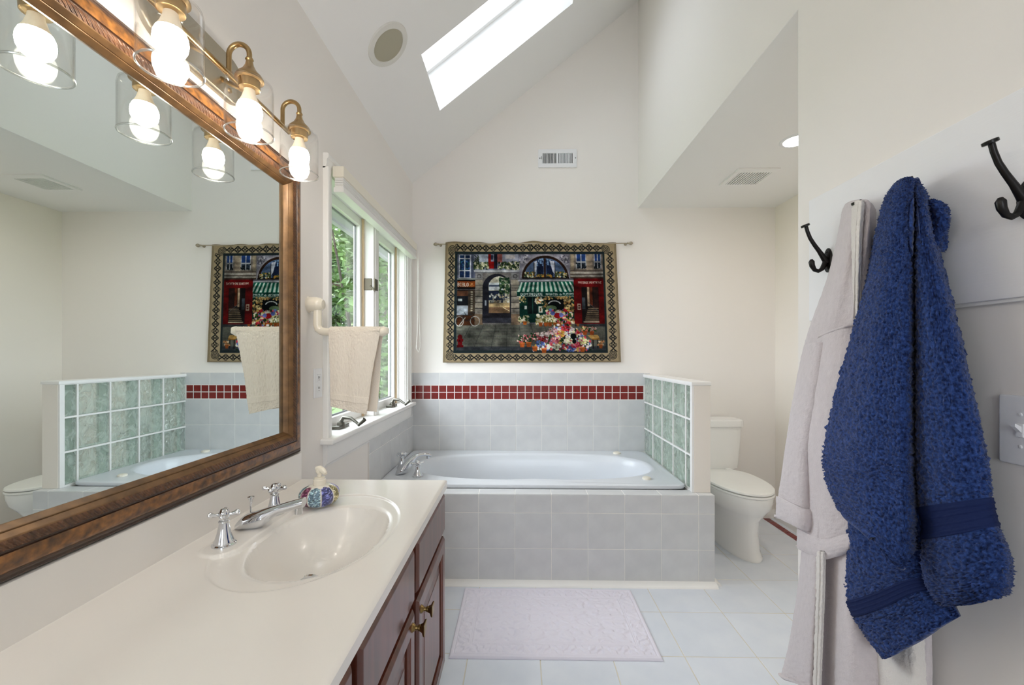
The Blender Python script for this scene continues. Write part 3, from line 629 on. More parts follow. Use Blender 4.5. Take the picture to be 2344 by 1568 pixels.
def cab_door(y0, y1, z0, z1, kn):
    s = 0.058; d = []
    # stiles and rails with a moulded inner edge, then the recessed raised panel
    r = []
    for x, i in ((VX, 0.0), (VX + 0.008, 0.0), (VX + 0.013, 0.0012), (VX + 0.017, 0.005), (VX + 0.020, 0.009), (VX + 0.021, 0.0115), (VX + 0.021, s - 0.012), (VX + 0.0185, s - 0.010), (VX + 0.0185, s - 0.006), (VX + 0.014, s), (VX + 0.008, s)):
        r.append([(x, y0 + i, z0 + i), (x, y1 - i, z0 + i), (x, y1 - i, z1 - i), (x, y0 + i, z1 - i)])
    o = obj('door', loft(r, caps=False), 'wood', va, angle=25)
    a, b, c, e = y0 + s - 0.002, y1 - s + 0.002, z0 + s - 0.002, z1 - s + 0.002
    obj('door_panel', loft([[(x, a + i, c + i), (x, b - i, c + i), (x, b - i, e - i), (x, a + i, e - i)] for x, i in ((VX, 0), (VX + 0.009, 0), (VX + 0.009, 0.006), (VX + 0.015, 0.036), (VX + 0.0165, 0.038))]), 'wood', o, angle=20)
    knob((VX + 0.021, kn[0], kn[1]), o); return o
for y0, y1 in ((0.315, 0.710), (0.742, 1.128), (1.164, 1.584)):
    obj('drawer_front', rounded_slab(y0, y1, 0.614, 0.757), 'wood', va, angle=25)
cab_door(0.315, 0.710, 0.118, 0.594, (0.345, 0.56)); cab_door(0.742, 1.128, 0.118, 0.594, (1.098, 0.562)); cab_door(1.164, 1.584, 0.118, 0.594, (1.196, 0.552))
for k in range(3):
    obj('drawer_front', rounded_slab(-0.285, 0.285, 0.118 + k * 0.215, 0.325 + k * 0.215), 'wood', va, angle=25)

# countertop with integral basin
ctp = thing('vanity_countertop', (-0.56, 0.65, 0.772), 'cream cultured marble countertop with an integral oval basin', 'countertop')
CXF, CY1, CZ = -0.278, 1.600, 0.80
def smooth(a, b, t): t = np.clip((t - a) / (b - a), 0, 1); return t * t * (3 - 2 * t)
def counter_geom():
    ys = np.concatenate([np.linspace(-0.34, 0.76, 12), np.linspace(0.765, 1.50, 190), np.linspace(1.51, CY1, 8)])
    xs = np.concatenate([[CXF + 0.0, CXF - 0.0015, CXF - 0.005], np.linspace(CXF - 0.012, WL + 0.018, 140), [WL + 0.012, WL + 0.006, WL + 0.002]])
    Xg, Yg = np.meshgrid(xs, ys, indexing='ij'); Z = np.full_like(Xg, CZ)
    Z -= np.where(Xg > CXF - 0.008, 0.004 * ((Xg - (CXF - 0.008)) / 0.008) ** 2, 0)
    r1 = np.sqrt(((Xg + 0.553) / 0.212) ** 2 + ((Yg - 1.135) / 0.300) ** 2)
    Z -= 0.0065 * (1 - smooth(0.965, 1.0, r1)) * (1 - 0.35 * smooth(0.75, 0.97, r1))
    dx, dy = (Xg + 0.523) / 0.152, (Yg - 1.115) / 0.218
    r2 = (np.abs(dx) ** 2.2 + np.abs(dy) ** 2.2) ** (1 / 2.2)
    depth = np.where(r2 < 1, 0.128 * (1 - np.clip(r2, 0, 1) ** 2.6) ** 0.85, 0)
    Z -= depth + 0.004 * (1 - smooth(1.0, 1.09, r2))
    # raised faucet deck
    du = np.maximum(np.abs(Yg - 1.14) - 0.115, 0); dv = np.abs(Xg + 0.737)
    rd = np.sqrt(du ** 2 + np.maximum(dv - 0.0, 0) ** 2)
    deck = CZ + 0.004; w = 1 - smooth(0.043, 0.050, rd); Z = np.where(w > 0, Z * (1 - w) + deck * w, Z)
    Z += np.where(Xg < WL + 0.03, 0.012 * (np.clip((WL + 0.03 - Xg) / 0.03, 0, 1)) ** 2.5, 0)
    g = np.stack([Xg, Yg, Z], -1); return g
cg = counter_geom(); v, f = grid_geom(cg)
nr_, nc_ = cg.shape[:2]
# edge skirt
sk = [tuple(cg[0, j]) for j in range(nc_)] ; low = [(p[0], p[1], 0.773) for p in sk]
se = [tuple(cg[i, nc_ - 1]) for i in range(nr_)]; sel = [(p[0], p[1], 0.773) for p in se]
s0 = [tuple(cg[i, 0]) for i in range(nr_)]; s0l = [(p[0], p[1], 0.773) for p in s0]
def strip(a, b): n = len(a); return a + b, [(i, i + 1, n + i + 1, n + i) for i in range(n - 1)]
obj('counter_slab', [(v, f), strip(sk, low), strip(se, sel), strip(s0, s0l), ([(CXF, -0.34, 0.7728), (WL + 0.002, -0.34, 0.7728), (WL + 0.002, CY1, 0.7728), (CXF, CY1, 0.7728)], [(0, 1, 2, 3)])] if False else
    [(v, f), strip(sk, low), strip(se, sel), strip(s0, s0l), box(CXF - 0.03, CXF - 0.0005, -0.339, CY1 - 0.001, 0.773, 0.786)], 'counter', ctp, angle=45)
obj('backsplash', bbox(WL + 0.001, WL + 0.022, -0.34, CY1 - 0.001, 0.795, 0.906, 0.005, 2), 'counter', ctp)
obj('drain', [lathe([(0, 0.003), (0.016, 0.003), (0.019, 0.001)], (-0.572, 1.118, 0.6735), 24), lathe([(0.019, 0.0), (0.027, 0.002), (0.030, 0.0)], (-0.572, 1.118, 0.6735), 24)], 'chrome', ctp)

sf = thing('basin_faucet', (-0.735, 1.14, 0.804), 'chrome basin faucet with two cross handles and lift rod', 'faucet')
arch_spout((-0.748, 1.14, 0.803), (1.0, 0.10), 0.148, 0.080, 0.030, 0.0165, 0.034, 0.014, root=sf)
cross_handle(sf, (-0.742, 1.038, 0.803), 1.0, 0.5, 1.0); cross_handle(sf, (-0.735, 1.243, 0.803), 1.0, 0.15, 1.0)
obj('lift_rod', [tube([(-0.758, 1.168, 0.80), (-0.758, 1.168, 0.872)], 0.0028, 8), lathe([(0.003, -0.012), (0.004, -0.004), (0.0085, 0.004), (0.0085, 0.006), (0, 0.008)], (-0.758, 1.168, 0.874), 14)], 'chrome', sf)

# soap dispenser: lobed ceramic body painted with flowers
sd = thing('soap_dispenser', (-0.648, 1.345, 0.796), 'round ceramic soap dispenser painted with blue and purple flowers', 'soap dispenser')
def soap_body():
    n, m = 96, 40; cx, cy, z0 = -0.648, 1.345, 0.7945; V = []; Fc = []; colr = []
    pal = [(158, 148, 104), (96, 84, 150), (120, 150, 168), (112, 60, 96), (60, 72, 140), (92, 128, 140), (112, 50, 84), (120, 150, 172), (76, 80, 140)]
    nz = RNG.rand(m + 1, n)
    for j in range(m + 1):
        t = j / m; ph = -PI / 2 + PI * t; rr = math.cos(ph) ** 0.62 * 0.060 if 0 < t < 1 else 0.0; h = 0.033 + 0.033 * math.sin(ph)
        if t < 0.03: rr = 0.038 * t / 0.03
        for i in range(n):
            a = 2 * PI * i / n; lobe = 1 + 0.035 * math.cos(9 * a) * math.sin(PI * t)
            V.append((cx + rr * lobe * math.cos(a), cy + rr * lobe * math.sin(a), z0 + h))
            k = int((a / (2 * PI) * 9 + 0.5)) % 9; c = pal[k]; edge = abs(((a / (2 * PI) * 9 + 0.5) % 1) - 0.5)
            band = math.sin(PI * t) - 0.42 + 0.1 * math.cos(9 * a)
            s = 1 if (band > 0 and edge < 0.46) else 0
            q = nz[j, i]; base = (236, 232, 222)
            cc = [base[e] * (1 - s) + s * (c[e] * (0.55 + 0.75 * q) + (60 if q > .82 else 0)) for e in range(3)]
            colr.append((*lin([min(255, x) for x in cc]), 1))
    for j in range(m):
        for i in range(n): Fc.append((j * n + i, j * n + (i + 1) % n, (j + 1) * n + (i + 1) % n, (j + 1) * n + i))
    me = bpy.data.meshes.new('dispenser_body'); me.from_pydata(V, [], Fc); me.shade_smooth()
    at = me.color_attributes.new('print', 'FLOAT_COLOR', 'POINT'); at.data.foreach_set('color', np.array(colr, np.float32).ravel()); return me
M['paint'] = attr_mat('painted_ceramic', 0.18, coat=0.4, spec=0.5)
obj('dispenser_body', soap_body(), 'paint', sd)
sx, sy = -0.648, 1.345
obj('pump_collar', lathe([(0.0, 0.064), (0.0185, 0.064), (0.0195, 0.066), (0.0195, 0.082), (0.0165, 0.084), (0.0165, 0.089), (0.010, 0.091), (0, 0.091)], (sx, sy, 0.7945), 24), 'porc', sd)
obj('pump_head', [lathe([(0.0065, 0.090), (0.0065, 0.100), (0.010, 0.104), (0.012, 0.110), (0.011, 0.117), (0, 0.119)], (sx, sy, 0.7945), 20),
                  tube([(sx - 0.012, sy + 0.0, 0.7945 + 0.118), (sx, sy, 0.7945 + 0.117), (sx + 0.014, sy - 0.006, 0.7945 + 0.112), (sx + 0.026, sy - 0.012, 0.7945 + 0.104)], [0.006, 0.0105, 0.0095, 0.006], 14)], 'porc', sd)

# ================================================================== MIRROR
mi = thing('wall_mirror', (WL, 0.85, 0.91), 'large mirror in a burnished bronze and walnut frame above the countertop', 'mirror')
MY0, MY1, MZ0, MZ1 = 0.06, 1.592, 0.909, 1.985
def frame_ring(profile):
    rings = []
    for d, h in profile:
        rings.append([(WL + h, MY0 + d, MZ0 + d), (WL + h, MY1 - d, MZ0 + d), (WL + h, MY1 - d, MZ1 - d), (WL + h, MY0 + d, MZ1 - d)])
    return loft(rings, caps=False)
obj('frame_edge', frame_ring([(0, 0.001), (0, 0.018), (0.003, 0.021), (0.006, 0.019), (0.008, 0.019), (0.010, 0.024), (0.013, 0.025), (0.016, 0.024)]), 'fdark', mi, angle=25)
obj('frame_panel', frame_ring([(0.016, 0.024), (0.021, 0.029), (0.030, 0.033), (0.042, 0.035), (0.050, 0.0345)]), 'burl', mi, angle=60)
obj('frame_groove', frame_ring([(0.050, 0.0345), (0.0515, 0.031), (0.0545, 0.031), (0.056, 0.034)]), 'fdark', mi, angle=25)
obj('frame_ribs', frame_ring([(0.056, 0.034), (0.062, 0.0345), (0.067, 0.033), (0.071, 0.030)]), 'rib', mi, angle=60)
obj('frame_lip', frame_ring([(0.071, 0.030), (0.074, 0.0285), (0.081, 0.020), (0.0815, 0.018), (0.083, 0.0175), (0.0835, 0.019), (0.085, 0.0175), (0.0905, 0.007), (0.0915, 0.003)]), 'gilt', mi, angle=25)
obj('mirror_glass', box(WL + 0.001, WL + 0.004, MY0 + 0.088, MY1 - 0.088, MZ0 + 0.088, MZ1 - 0.088), 'mirror', mi, smooth=False)

# ================================================================== VANITY LIGHT
vl = thing('vanity_light', (WL, 1.10, 2.08), 'three-lamp antique brass bath light with clear glass shades above the mirror', 'light fixture')
LY = (0.846, 1.096, 1.347); LX = -0.715; BX = -0.77; BZ = 2.022
def stadium(y0, y1, zc_, r, n=14):
    return [(y1 - r + r * math.sin(PI * i / n), zc_ + r * math.cos(PI * i / n)) for i in range(n + 1)] + [(y0 + r - r * math.sin(PI * i / n), zc_ - r * math.cos(PI * i / n)) for i in range(n + 1)]
bp_ = stadium(0.915, 1.277, 2.085, 0.066)
obj('backplate', [loft([[(WL + h, 1.096 + (y - 1.096) * s, 2.085 + (z - 2.085) * s) for y, z in bp_] for h, s in ((0.001, 1.0), (0.010, 1.0), (0.015, 0.975), (0.018, 0.93))])], 'nickel', vl)
for y in (0.99, 1.20):
    obj('mounting_screw', lathe([(0, 0.008), (0.006, 0.006), (0.008, 0.0)], (WL + 0.017, y, 2.045), 14, 'X'), 'brass', vl)
obj('bar', [tube([(BX, 0.80, BZ), (BX, 1.385, BZ)], 0.0075, 14), tube([(WL + 0.016, 1.02, 2.06), (BX, 1.02, BZ)], 0.007, 10), tube([(WL + 0.016, 1.17, 2.06), (BX, 1.17, BZ)], 0.007, 10)], 'brass', vl)
for y in LY:
    ra = (LX - BX) / 2
    arm = obj('lamp_arm', [tube([(BX, y, BZ), (BX, y, BZ + 0.052)] + arc((BX + ra, y, BZ + 0.052), ra, PI, 0, 14)[1:] + [(LX, y, BZ + 0.03)], 0.0065, 14)], 'brass', vl)
    obj('socket_bell', lathe([(0.0085, BZ + 0.042), (0.010, BZ + 0.038), (0.008, BZ + 0.034), (0.0105, BZ + 0.022), (0.018, BZ + 0.008), (0.030, BZ - 0.004), (0.034, BZ - 0.012), (0.034, BZ - 0.016), (0.026, BZ - 0.018), (0.025, BZ - 0.040), (0.021, BZ - 0.042), (0.0, BZ - 0.042)], (LX, y, 0), 28), 'brass', arm)
    sz = BZ - 0.017
    obj('glass_shade', lathe([(0.028, sz), (0.046, sz - 0.002), (0.054, sz - 0.009), (0.0565, sz - 0.022), (0.0565, sz - 0.138), (0.0572, sz - 0.1405), (0.0565, sz - 0.142), (0.0545, sz - 0.141), (0.0545, sz - 0.022), (0.052, sz - 0.011), (0.045, sz - 0.0045), (0.028, sz - 0.0025)], (LX, y, 0), 48), 'shade', arm, angle=70)
    obj('shade_rim', lathe([(0.0572, sz - 0.1385), (0.0580, sz - 0.1405), (0.0572, sz - 0.1425), (0.0545, sz - 0.1425), (0.0538, sz - 0.1405), (0.0545, sz - 0.1385), (0.0572, sz - 0.1385)], (LX, y, 0), 48), 'rimglass', arm)
    bz = BZ - 0.040
    obj('bulb_neck', lathe([(0.013, bz), (0.0135, bz - 0.008), (0.019, bz - 0.026), (0.026, bz - 0.040)], (LX, y, 0), 24), 'bulbneck', arm)
    obj('bulb', lathe([(0.0255, bz - 0.039), (0.0295, bz - 0.050), (0.0305, bz - 0.060), (0.029, bz - 0.072), (0.024, bz - 0.083), (0.015, bz - 0.0905), (0.006, bz - 0.0935), (0.0, bz - 0.094)], (LX, y, 0), 28), 'bulb', arm)

dup(vl, (WL, 0.0, 2.08), 'unseen three-lamp bath light added for fill above the bare end of the countertop')  # extra fixture added out of view to brighten the near right wall

# ================================================================== TOWEL ARM + HAND TOWEL, OUTLET, BLIND
ta = thing('towel_arm', (WL, 1.70, 1.48), 'ivory swing towel arm on the wall beside the window', 'towel bar')
AY = 1.695
obj('wall_knob', [lathe([(0.0, 0.062), (0.018, 0.060), (0.026, 0.050), (0.030, 0.036), (0.030, 0.004), (0.033, 0.0)], (WL, AY, 1.485), 28, 'X')], 'porc', ta)
obj('arm', [tube([(WL + 0.035, AY, 1.47), (WL + 0.035, AY, 1.40), (WL + 0.040, AY, 1.385), (WL + 0.052, AY, 1.376), (WL + 0.07, AY, 1.373), (-0.60, AY, 1.373), (-0.575, AY, 1.373)], 0.0165, 18)], 'porc', ta)
obj('end_cap', tube([(-0.58, AY, 1.373), (-0.56, AY, 1.374), (-0.548, AY, 1.380), (-0.543, AY, 1.392)], [0.017, 0.021, 0.020, 0.012], 18), 'porc', ta)

ht = thing('hand_towel', (-0.67, AY, 1.39), 'cream terry hand towel draped over the ivory towel arm', 'towel')
def towel_sheet():
    yf, yk = AY - 0.024, AY + 0.026; rows_ = []
    L_ = [(757, 930), (756, 905), (755, 850), (753, 800), (752, 762)]; R_ = [(838, 949), (843, 915), (850, 860), (860, 805), (868, 764)]
    for (a, b), (c, d) in zip(L_, R_):
        p, q = onY(a, b, yf), onY(c, d, yf); rows_.append([(p[0] + (q[0] - p[0]) * t, yf - w, p[2] + (q[2] - p[2]) * t) for t, w in ((0, 0.0), (.2, .006), (.4, .001), (.6, .008), (.8, .004), (1, -.006))])
    xa, xb = onY(752, 755, yf)[0], onY(869, 755, yf)[0]
    for a, rr in ((PI * .95, 0.022), (PI * .72, 0.021), (PI * .5, 0.020), (PI * .28, 0.021), (PI * .05, 0.024)):
        rows_.append([(xa + (xb - xa) * t, AY + rr * 1.1 * math.cos(a), 1.373 + rr * math.sin(a) + 0.001) for t in (0, .2, .4, .6, .8, 1)])
    for (a, b), (c, d) in zip([(760, 800), (760, 860), (760, 930)], [(872, 800), (869, 870), (862, 943)]):
        p, q = onY(a, b, yk), onY(c, d, yk); rows_.append([(p[0] + (q[0] - p[0]) * t, yk + w, p[2] + (q[2] - p[2]) * t) for t, w in ((0, 0.0), (.2, .005), (.4, .0), (.6, .006), (.8, .0), (1, .004))])
    return sheet(np.array(rows_), 260, 110)
tg = towel_sheet()
am = np.ones(tg.shape[:2]); am[17:24, :] = 0.15
obj('towel_cloth', cloth_geom(tg, 0.0008, 0.004, 1, (0, -1, 0), am), 'terry', ht, angle=180)
# hem band and dobby ridge on the front fall
bnd = tg[16:25, :, :].copy(); nb = gnormals(bnd); nb = nb if nb[..., 1].sum() < 0 else -nb
obj('hem_band', cloth_geom(bnd + nb * 0.0012, 0.0003, 0.003, 2, (0, -1, 0)), 'terry', ht, angle=180)

ol = thing('wall_outlet', (WL, 1.79, 1.16), 'white duplex outlet plate on the wall between mirror and window', 'outlet')
oy0, oy1, oz0, oz1 = 1.728, 1.800, 1.098, 1.222
obj('cover_plate', bbox(WL, WL + 0.006, oy0, oy1, oz0, oz1, 0.003), 'plate', ol)
for zz in (1.138, 1.182):
    r = obj('receptacle', bbox(WL + 0.005, WL + 0.008, 1.748, 1.780, zz - 0.015, zz + 0.015, 0.003), 'plate', ol)
    obj('slot', [box(WL + 0.0075, WL + 0.0085, 1.757, 1.7595, zz - 0.003, zz + 0.007), box(WL + 0.0075, WL + 0.0085, 1.768, 1.7705, zz - 0.003, zz + 0.006), box(WL + 0.0075, WL + 0.0085, 1.762, 1.766, zz - 0.011, zz - 0.007)], 'dark', r, smooth=False)

bl = thing('window_blind', (WL, 2.5, 2.05), 'raised white cellular blind stacked at the top of the window', 'blind')
HX = WL + 0.018
obj('headrail', bbox(HX, HX + 0.052, WY0 - 0.012, 3.205, 2.080, 2.128, 0.003), 'beige', bl)
obj('folded_fabric', [bbox(HX + 0.006, HX + 0.046, WY0 - 0.002, 3.198, 2.036 + k * 0.0075, 2.0425 + k * 0.0075, 0.0015) for k in range(6)], 'trim', bl)
obj('bottom_rail', bbox(HX + 0.002, HX + 0.050, WY0 - 0.008, 3.202, 2.012, 2.036, 0.004), 'trim', bl)
obj('lift_cord', tube([(HX + 0.058, 3.20, 2.085), (HX + 0.058, 3.205, 1.8), (HX + 0.056, 3.20, 1.45), (HX + 0.05, 3.19, 1.33), (HX + 0.062, 3.215, 1.30), (HX + 0.07, 3.235, 1.34), (HX + 0.064, 3.225, 1.6), (HX + 0.060, 3.215, 2.085)], 0.0022, 6), 'cord', bl)

# ================================================================== CEILING + WALL FITTINGS
sk_ = thing('ceiling_speaker', (-0.653, 2.065, zc(-0.653)), 'round ivory ceiling speaker next to the skylight', 'speaker')
Rs = Matrix.Rotation(-SL, 3, 'Y')
def on_slope(profile, c, seg=40):
    R = Matrix.Rotation(PI - SL, 3, 'Y'); return lathe(profile, c, seg, 'Z', R)
cs = (-0.653, 2.065, zc(-0.653))
obj('speaker_ring', on_slope([(0.085, 0.0), (0.085, 0.006), (0.088, 0.010), (0.112, 0.007), (0.115, 0.0)], cs), 'spkring', sk_)
obj('speaker_grille', on_slope([(0.0, 0.008), (0.07, 0.007), (0.086, 0.0045)], cs), 'speaker', sk_)

vb = thing('wall_vent', (0.30, YB, 2.84), 'white air register with two louvre banks high on the wall above the tapestry', 'vent')
vx0, vx1, vz0, vz1 = 0.146, 0.451, 2.765, 2.910
obj('vent_frame', [bbox(vx0, vx1, YB - 0.012, YB, vz1 - 0.032, vz1, 0.003), bbox(vx0, vx1, YB - 0.012, YB, vz0, vz0 + 0.032, 0.003), bbox(vx0, vx0 + 0.034, YB - 0.012, YB, vz0 + 0.031, vz1 - 0.031, 0.001), bbox(vx1 - 0.034, vx1, YB - 0.012, YB, vz0 + 0.031, vz1 - 0.031, 0.001),
                   bbox(0.292, 0.305, YB - 0.0115, YB, vz0 + 0.031, vz1 - 0.031, 0.001)], 'plate', vb)
obj('vent_throat', box(vx0 + 0.03, vx1 - 0.03, YB - 0.002, YB - 0.0005, vz0 + 0.03, vz1 - 0.03), 'dark', vb, smooth=False)
for k in range(20):
    x = 0.186 + k * 0.0116 + (0.012 if k > 9 else 0)
    if x > vx1 - 0.036: break
    o = obj('louvre', box(-0.0013, 0.0013, -0.005, 0.005, -0.041, 0.041), 'plate', vb, smooth=False) if k == 0 else None
    if o is None:
        o = l0.copy(); COL.objects.link(o)
    else: l0 = o
    o.matrix_parent_inverse = Matrix.Translation(-Vector(vb['_o'])); o.location = (x, YB - 0.0065, (vz0 + vz1) / 2); o.rotation_euler = (0, 0, 0.7 if k > 9 else -0.6)
obj('damper_lever', bbox(0.170, 0.174, YB - 0.022, YB - 0.01, 2.83, 2.85, 0.001), 'ventgrey', vb)
obj('vent_screw', [lathe([(0, 0.003), (0.004, 0.002), (0.005, 0)], (x, YB - 0.012, 2.838), 10, 'Y', Matrix.Rotation(PI, 3, 'Z')) for x in (0.158, 0.44)], 'ventgrey', vb)

vc = thing('exhaust_vent', (1.49, 2.76, ALC_Z), 'white slatted exhaust grille on the alcove ceiling', 'vent')
obj('grille_frame', [bbox(1.36, 1.62, 2.63, 2.68, ALC_Z - 0.012, ALC_Z, 0.003), bbox(1.36, 1.62, 2.865, 2.89, ALC_Z - 0.012, ALC_Z, 0.003), bbox(1.36, 1.388, 2.679, 2.866, ALC_Z - 0.012, ALC_Z, 0.001), bbox(1.592, 1.62, 2.679, 2.866, ALC_Z - 0.012, ALC_Z, 0.001)], 'ceil', vc)
obj('grille_throat', box(1.38, 1.60, 2.67, 2.87, ALC_Z - 0.0035, ALC_Z - 0.0005), 'dark', vc, smooth=False)
for k in range(12):
    x = 1.3955 + k * 0.0172
    if k == 0: s0_ = obj('slat', box(-0.0040, 0.0040, 2.672, 2.872, ALC_Z - 0.011, ALC_Z - 0.0035), 'ceil', vc, smooth=False); o = s0_
    else: o = s0_.copy(); COL.objects.link(o)
    o.location = (x, 0, 0)
dl = thing('recessed_downlight', (1.497, 2.30, ALC_Z), 'lit recessed downlight in the alcove ceiling', 'light fixture')
obj('trim_ring', lathe([(0.060, -0.001), (0.062, -0.006), (0.078, -0.005), (0.082, 0.0)], (1.497, 2.30, ALC_Z), 40), 'plate', dl)
obj('lens', lathe([(0, -0.002), (0.062, -0.002)], (1.497, 2.30, ALC_Z), 40), 'can', dl)

# ================================================================== PEG BOARD, HOOKS, SWITCH
pb = thing('hook_board', (WR, 0.9, 1.58), 'white painted board mounted on the wall for coat hooks', 'board')
PBY0, PBY1, PBZ0, PBZ1 = 0.36, 1.348, 1.386, 1.768
obj('board_panel', bbox(WR - 0.019, WR, PBY0, PBY1, PBZ0, PBZ1, 0.003), 'board', pb)
obj('board_edge', bbox(WR - 0.012, WR, PBY0 + 0.004, PBY1 - 0.004, PBZ0 - 0.007, PBZ0 + 0.001, 0.002), 'trim', pb)
HKX = WR - 0.019
def make_hook(y, label):
    h = thing('coat_hook', (HKX, y, 1.56), label, 'hook', 'coat hooks on the white board'); x = HKX; z = 1.56
    obj('hook_plate', [loft([[(x - d, y + a * s * math.cos(t), z + b * s * math.sin(t)) for t in [2 * PI * i / 28 for i in range(28)]] for a, b, d, s in ((0.017, 0.036, 0.0, 1), (0.017, 0.036, 0.003, 1), (0.017, 0.036, 0.0055, 0.85))]),
                       lathe([(0, 0.003), (0.003, 0.002), (0.004, 0)], (x - 0.005, y, z + 0.024), 10, 'X', Matrix.Rotation(PI, 3, 'Z'))], 'black', h)
    up = [(x - 0.004, z - 0.006), (x - 0.016, z + 0.010), (x - 0.028, z + 0.028), (x - 0.042, z + 0.047), (x - 0.054, z + 0.066), (x - 0.062, z + 0.086), (x - 0.066, z + 0.101)]
    obj('upper_prong', [tube([(a, y, b) for a, b in up], [0.010, 0.0075, 0.006, 0.0055, 0.0052, 0.005, 0.005], 12),
                        lathe([(0, 0), (0.010, 0), (0.0115, 0.001), (0.0115, 0.006), (0.010, 0.007), (0, 0.007)], (x - 0.067, y, z + 0.100), 20, 'Z', Matrix.Rotation(-0.35, 3, 'Y'))], 'black', h)
    dn = [(x - 0.004, z + 0.008), (x - 0.012, z - 0.012), (x - 0.020, z - 0.026), (x - 0.030, z - 0.032), (x - 0.041, z - 0.028), (x - 0.048, z - 0.016), (x - 0.050, z - 0.004), (x - 0.0505, z + 0.003)]
    obj('lower_prong', tube([(a, y, b) for a, b in dn], [0.008, 0.0075, 0.0062, 0.0055, 0.0058, 0.0072, 0.0078, 0.0035], 12), 'black', h)
    return h
hk = make_hook(0.772, 'black coat hook left bare between the towel and the switch')
hk['label'] = 'empty black coat hook on the white board next to the navy towel'
dup(hk, (HKX, 1.262, 1.56), 'empty black coat hook on the white board next to the bathrobe')
dup(hk, (HKX, 1.072, 1.56), 'black coat hook hidden under the hanging bathrobe')
dup(hk, (HKX, 0.936, 1.56), 'black coat hook hidden under the hanging navy towel')

sw = thing('light_switch', (WR, 0.77, 1.14), 'white toggle switch plate on the wall below the hook board', 'light switch')
obj('switch_plate', bbox(WR - 0.007, WR, 0.712, 0.832, 1.074, 1.204, 0.004), 'plate', sw)
for y in (0.795, 0.749):
    t_ = obj('toggle', [bbox(WR - 0.010, WR - 0.006, y - 0.006, y + 0.006, 1.127, 1.152, 0.001), loft([[(WR - 0.008 - d, y - w, 1.138 + e - hh), (WR - 0.008 - d, y + w, 1.138 + e - hh), (WR - 0.008 - d, y + w, 1.138 + e + hh), (WR - 0.008 - d, y - w, 1.138 + e + hh)] for d, w, hh, e in ((0, 0.004, 0.006, 0.002), (0.008, 0.0038, 0.004, 0.008), (0.013, 0.0035, 0.003, 0.012))])], 'plate', sw)
    obj('plate_screw', [lathe([(0, 0.002), (0.003, 0.0015), (0.0035, 0)], (WR - 0.007, y, z), 10, 'X', Matrix.Rotation(PI, 3, 'Z')) for z in (1.109, 1.169)], 'plate', sw)

# ================================================================== HANGING CLOTH
def P(x, y, X): return onX(x, y, X)
nav = thing('bath_towel', (0.87, 0.936, 1.60), 'navy blue terry bath towel hanging from a coat hook', 'towel')
A = [[(2052, 418, .880), (2060, 412, .862), (2072, 406, .845), (2082, 405, .842), (2090, 408, .845), (2096, 416, .858)],
     [(2028, 456, .885), (2034, 452, .850), (2054, 450, .822), (2072, 450, .815), (2088, 452, .825), (2100, 456, .870)],
     [(2008, 530, .890), (2014, 528, .850), (2040, 528, .812), (2066, 530, .806), (2086, 530, .815), (2102, 532, .880)],
     [(1984, 628, .895), (1992, 625, .850), (2024, 626, .806), (2058, 628, .800), (2082, 628, .808), (2102, 630, .885)],
     [(1944, 765, .900), (1952, 762, .850), (1998, 764, .800), (2046, 766, .796), (2078, 766, .804), (2102, 768, .890)],
     [(1902, 905, .900), (1909, 902, .850), (1972, 906, .796), (2034, 908, .792), (2076, 908, .802), (2102, 910, .890)],
     [(1880, 1035, .900), (1886, 1032, .850), (1960, 1040, .794), (2028, 1042, .790), (2076, 1042, .800), (2104, 1044, .890)],
     [(1888, 1100, .900), (1896, 1098, .850), (1964, 1115, .795), (2034, 1130, .790), (2080, 1130, .800), (2106, 1130, .890)],
     [(1912, 1148, .900), (1920, 1158, .852), (1984, 1208, .784), (2046, 1262, .772), (2084, 1235, .796), (2108, 1220, .890)],
     [(1918, 1160, .900), (1926, 1170, .855), (1990, 1222, .784), (2054, 1300, .768), (2088, 1270, .800), (2110, 1245, .890)]]
Cc = [[(1936, 1130, .895), (1975, 1140, .850), (2040, 1150, .840), (2095, 1160, .845), (2130, 1170, .880)],
      [(1932, 1210, .895), (1960, 1215, .850), (2030, 1225, .838), (2095, 1235, .842), (2132, 1240, .880)],
      [(1928, 1300, .895), (1948, 1305, .850), (2020, 1300, .836), (2094, 1290, .840), (2134, 1290, .880)],
      [(1924, 1362, .893), (1938, 1372, .850), (2012, 1352, .834), (2092, 1322, .838), (2146, 1318, .875)],
      [(1944, 1398, .890), (1956, 1408, .850), (2024, 1386, .834), (2098, 1352, .838), (2160, 1344, .872)],
      [(1980, 1444, .886), (1990, 1452, .850), (2048, 1426, .836), (2112, 1392, .840), (2178, 1376, .870)],
      [(2018, 1496, .880), (2030, 1508, .850), (2078, 1478, .838), (2134, 1442, .842), (2196, 1412, .868)]]
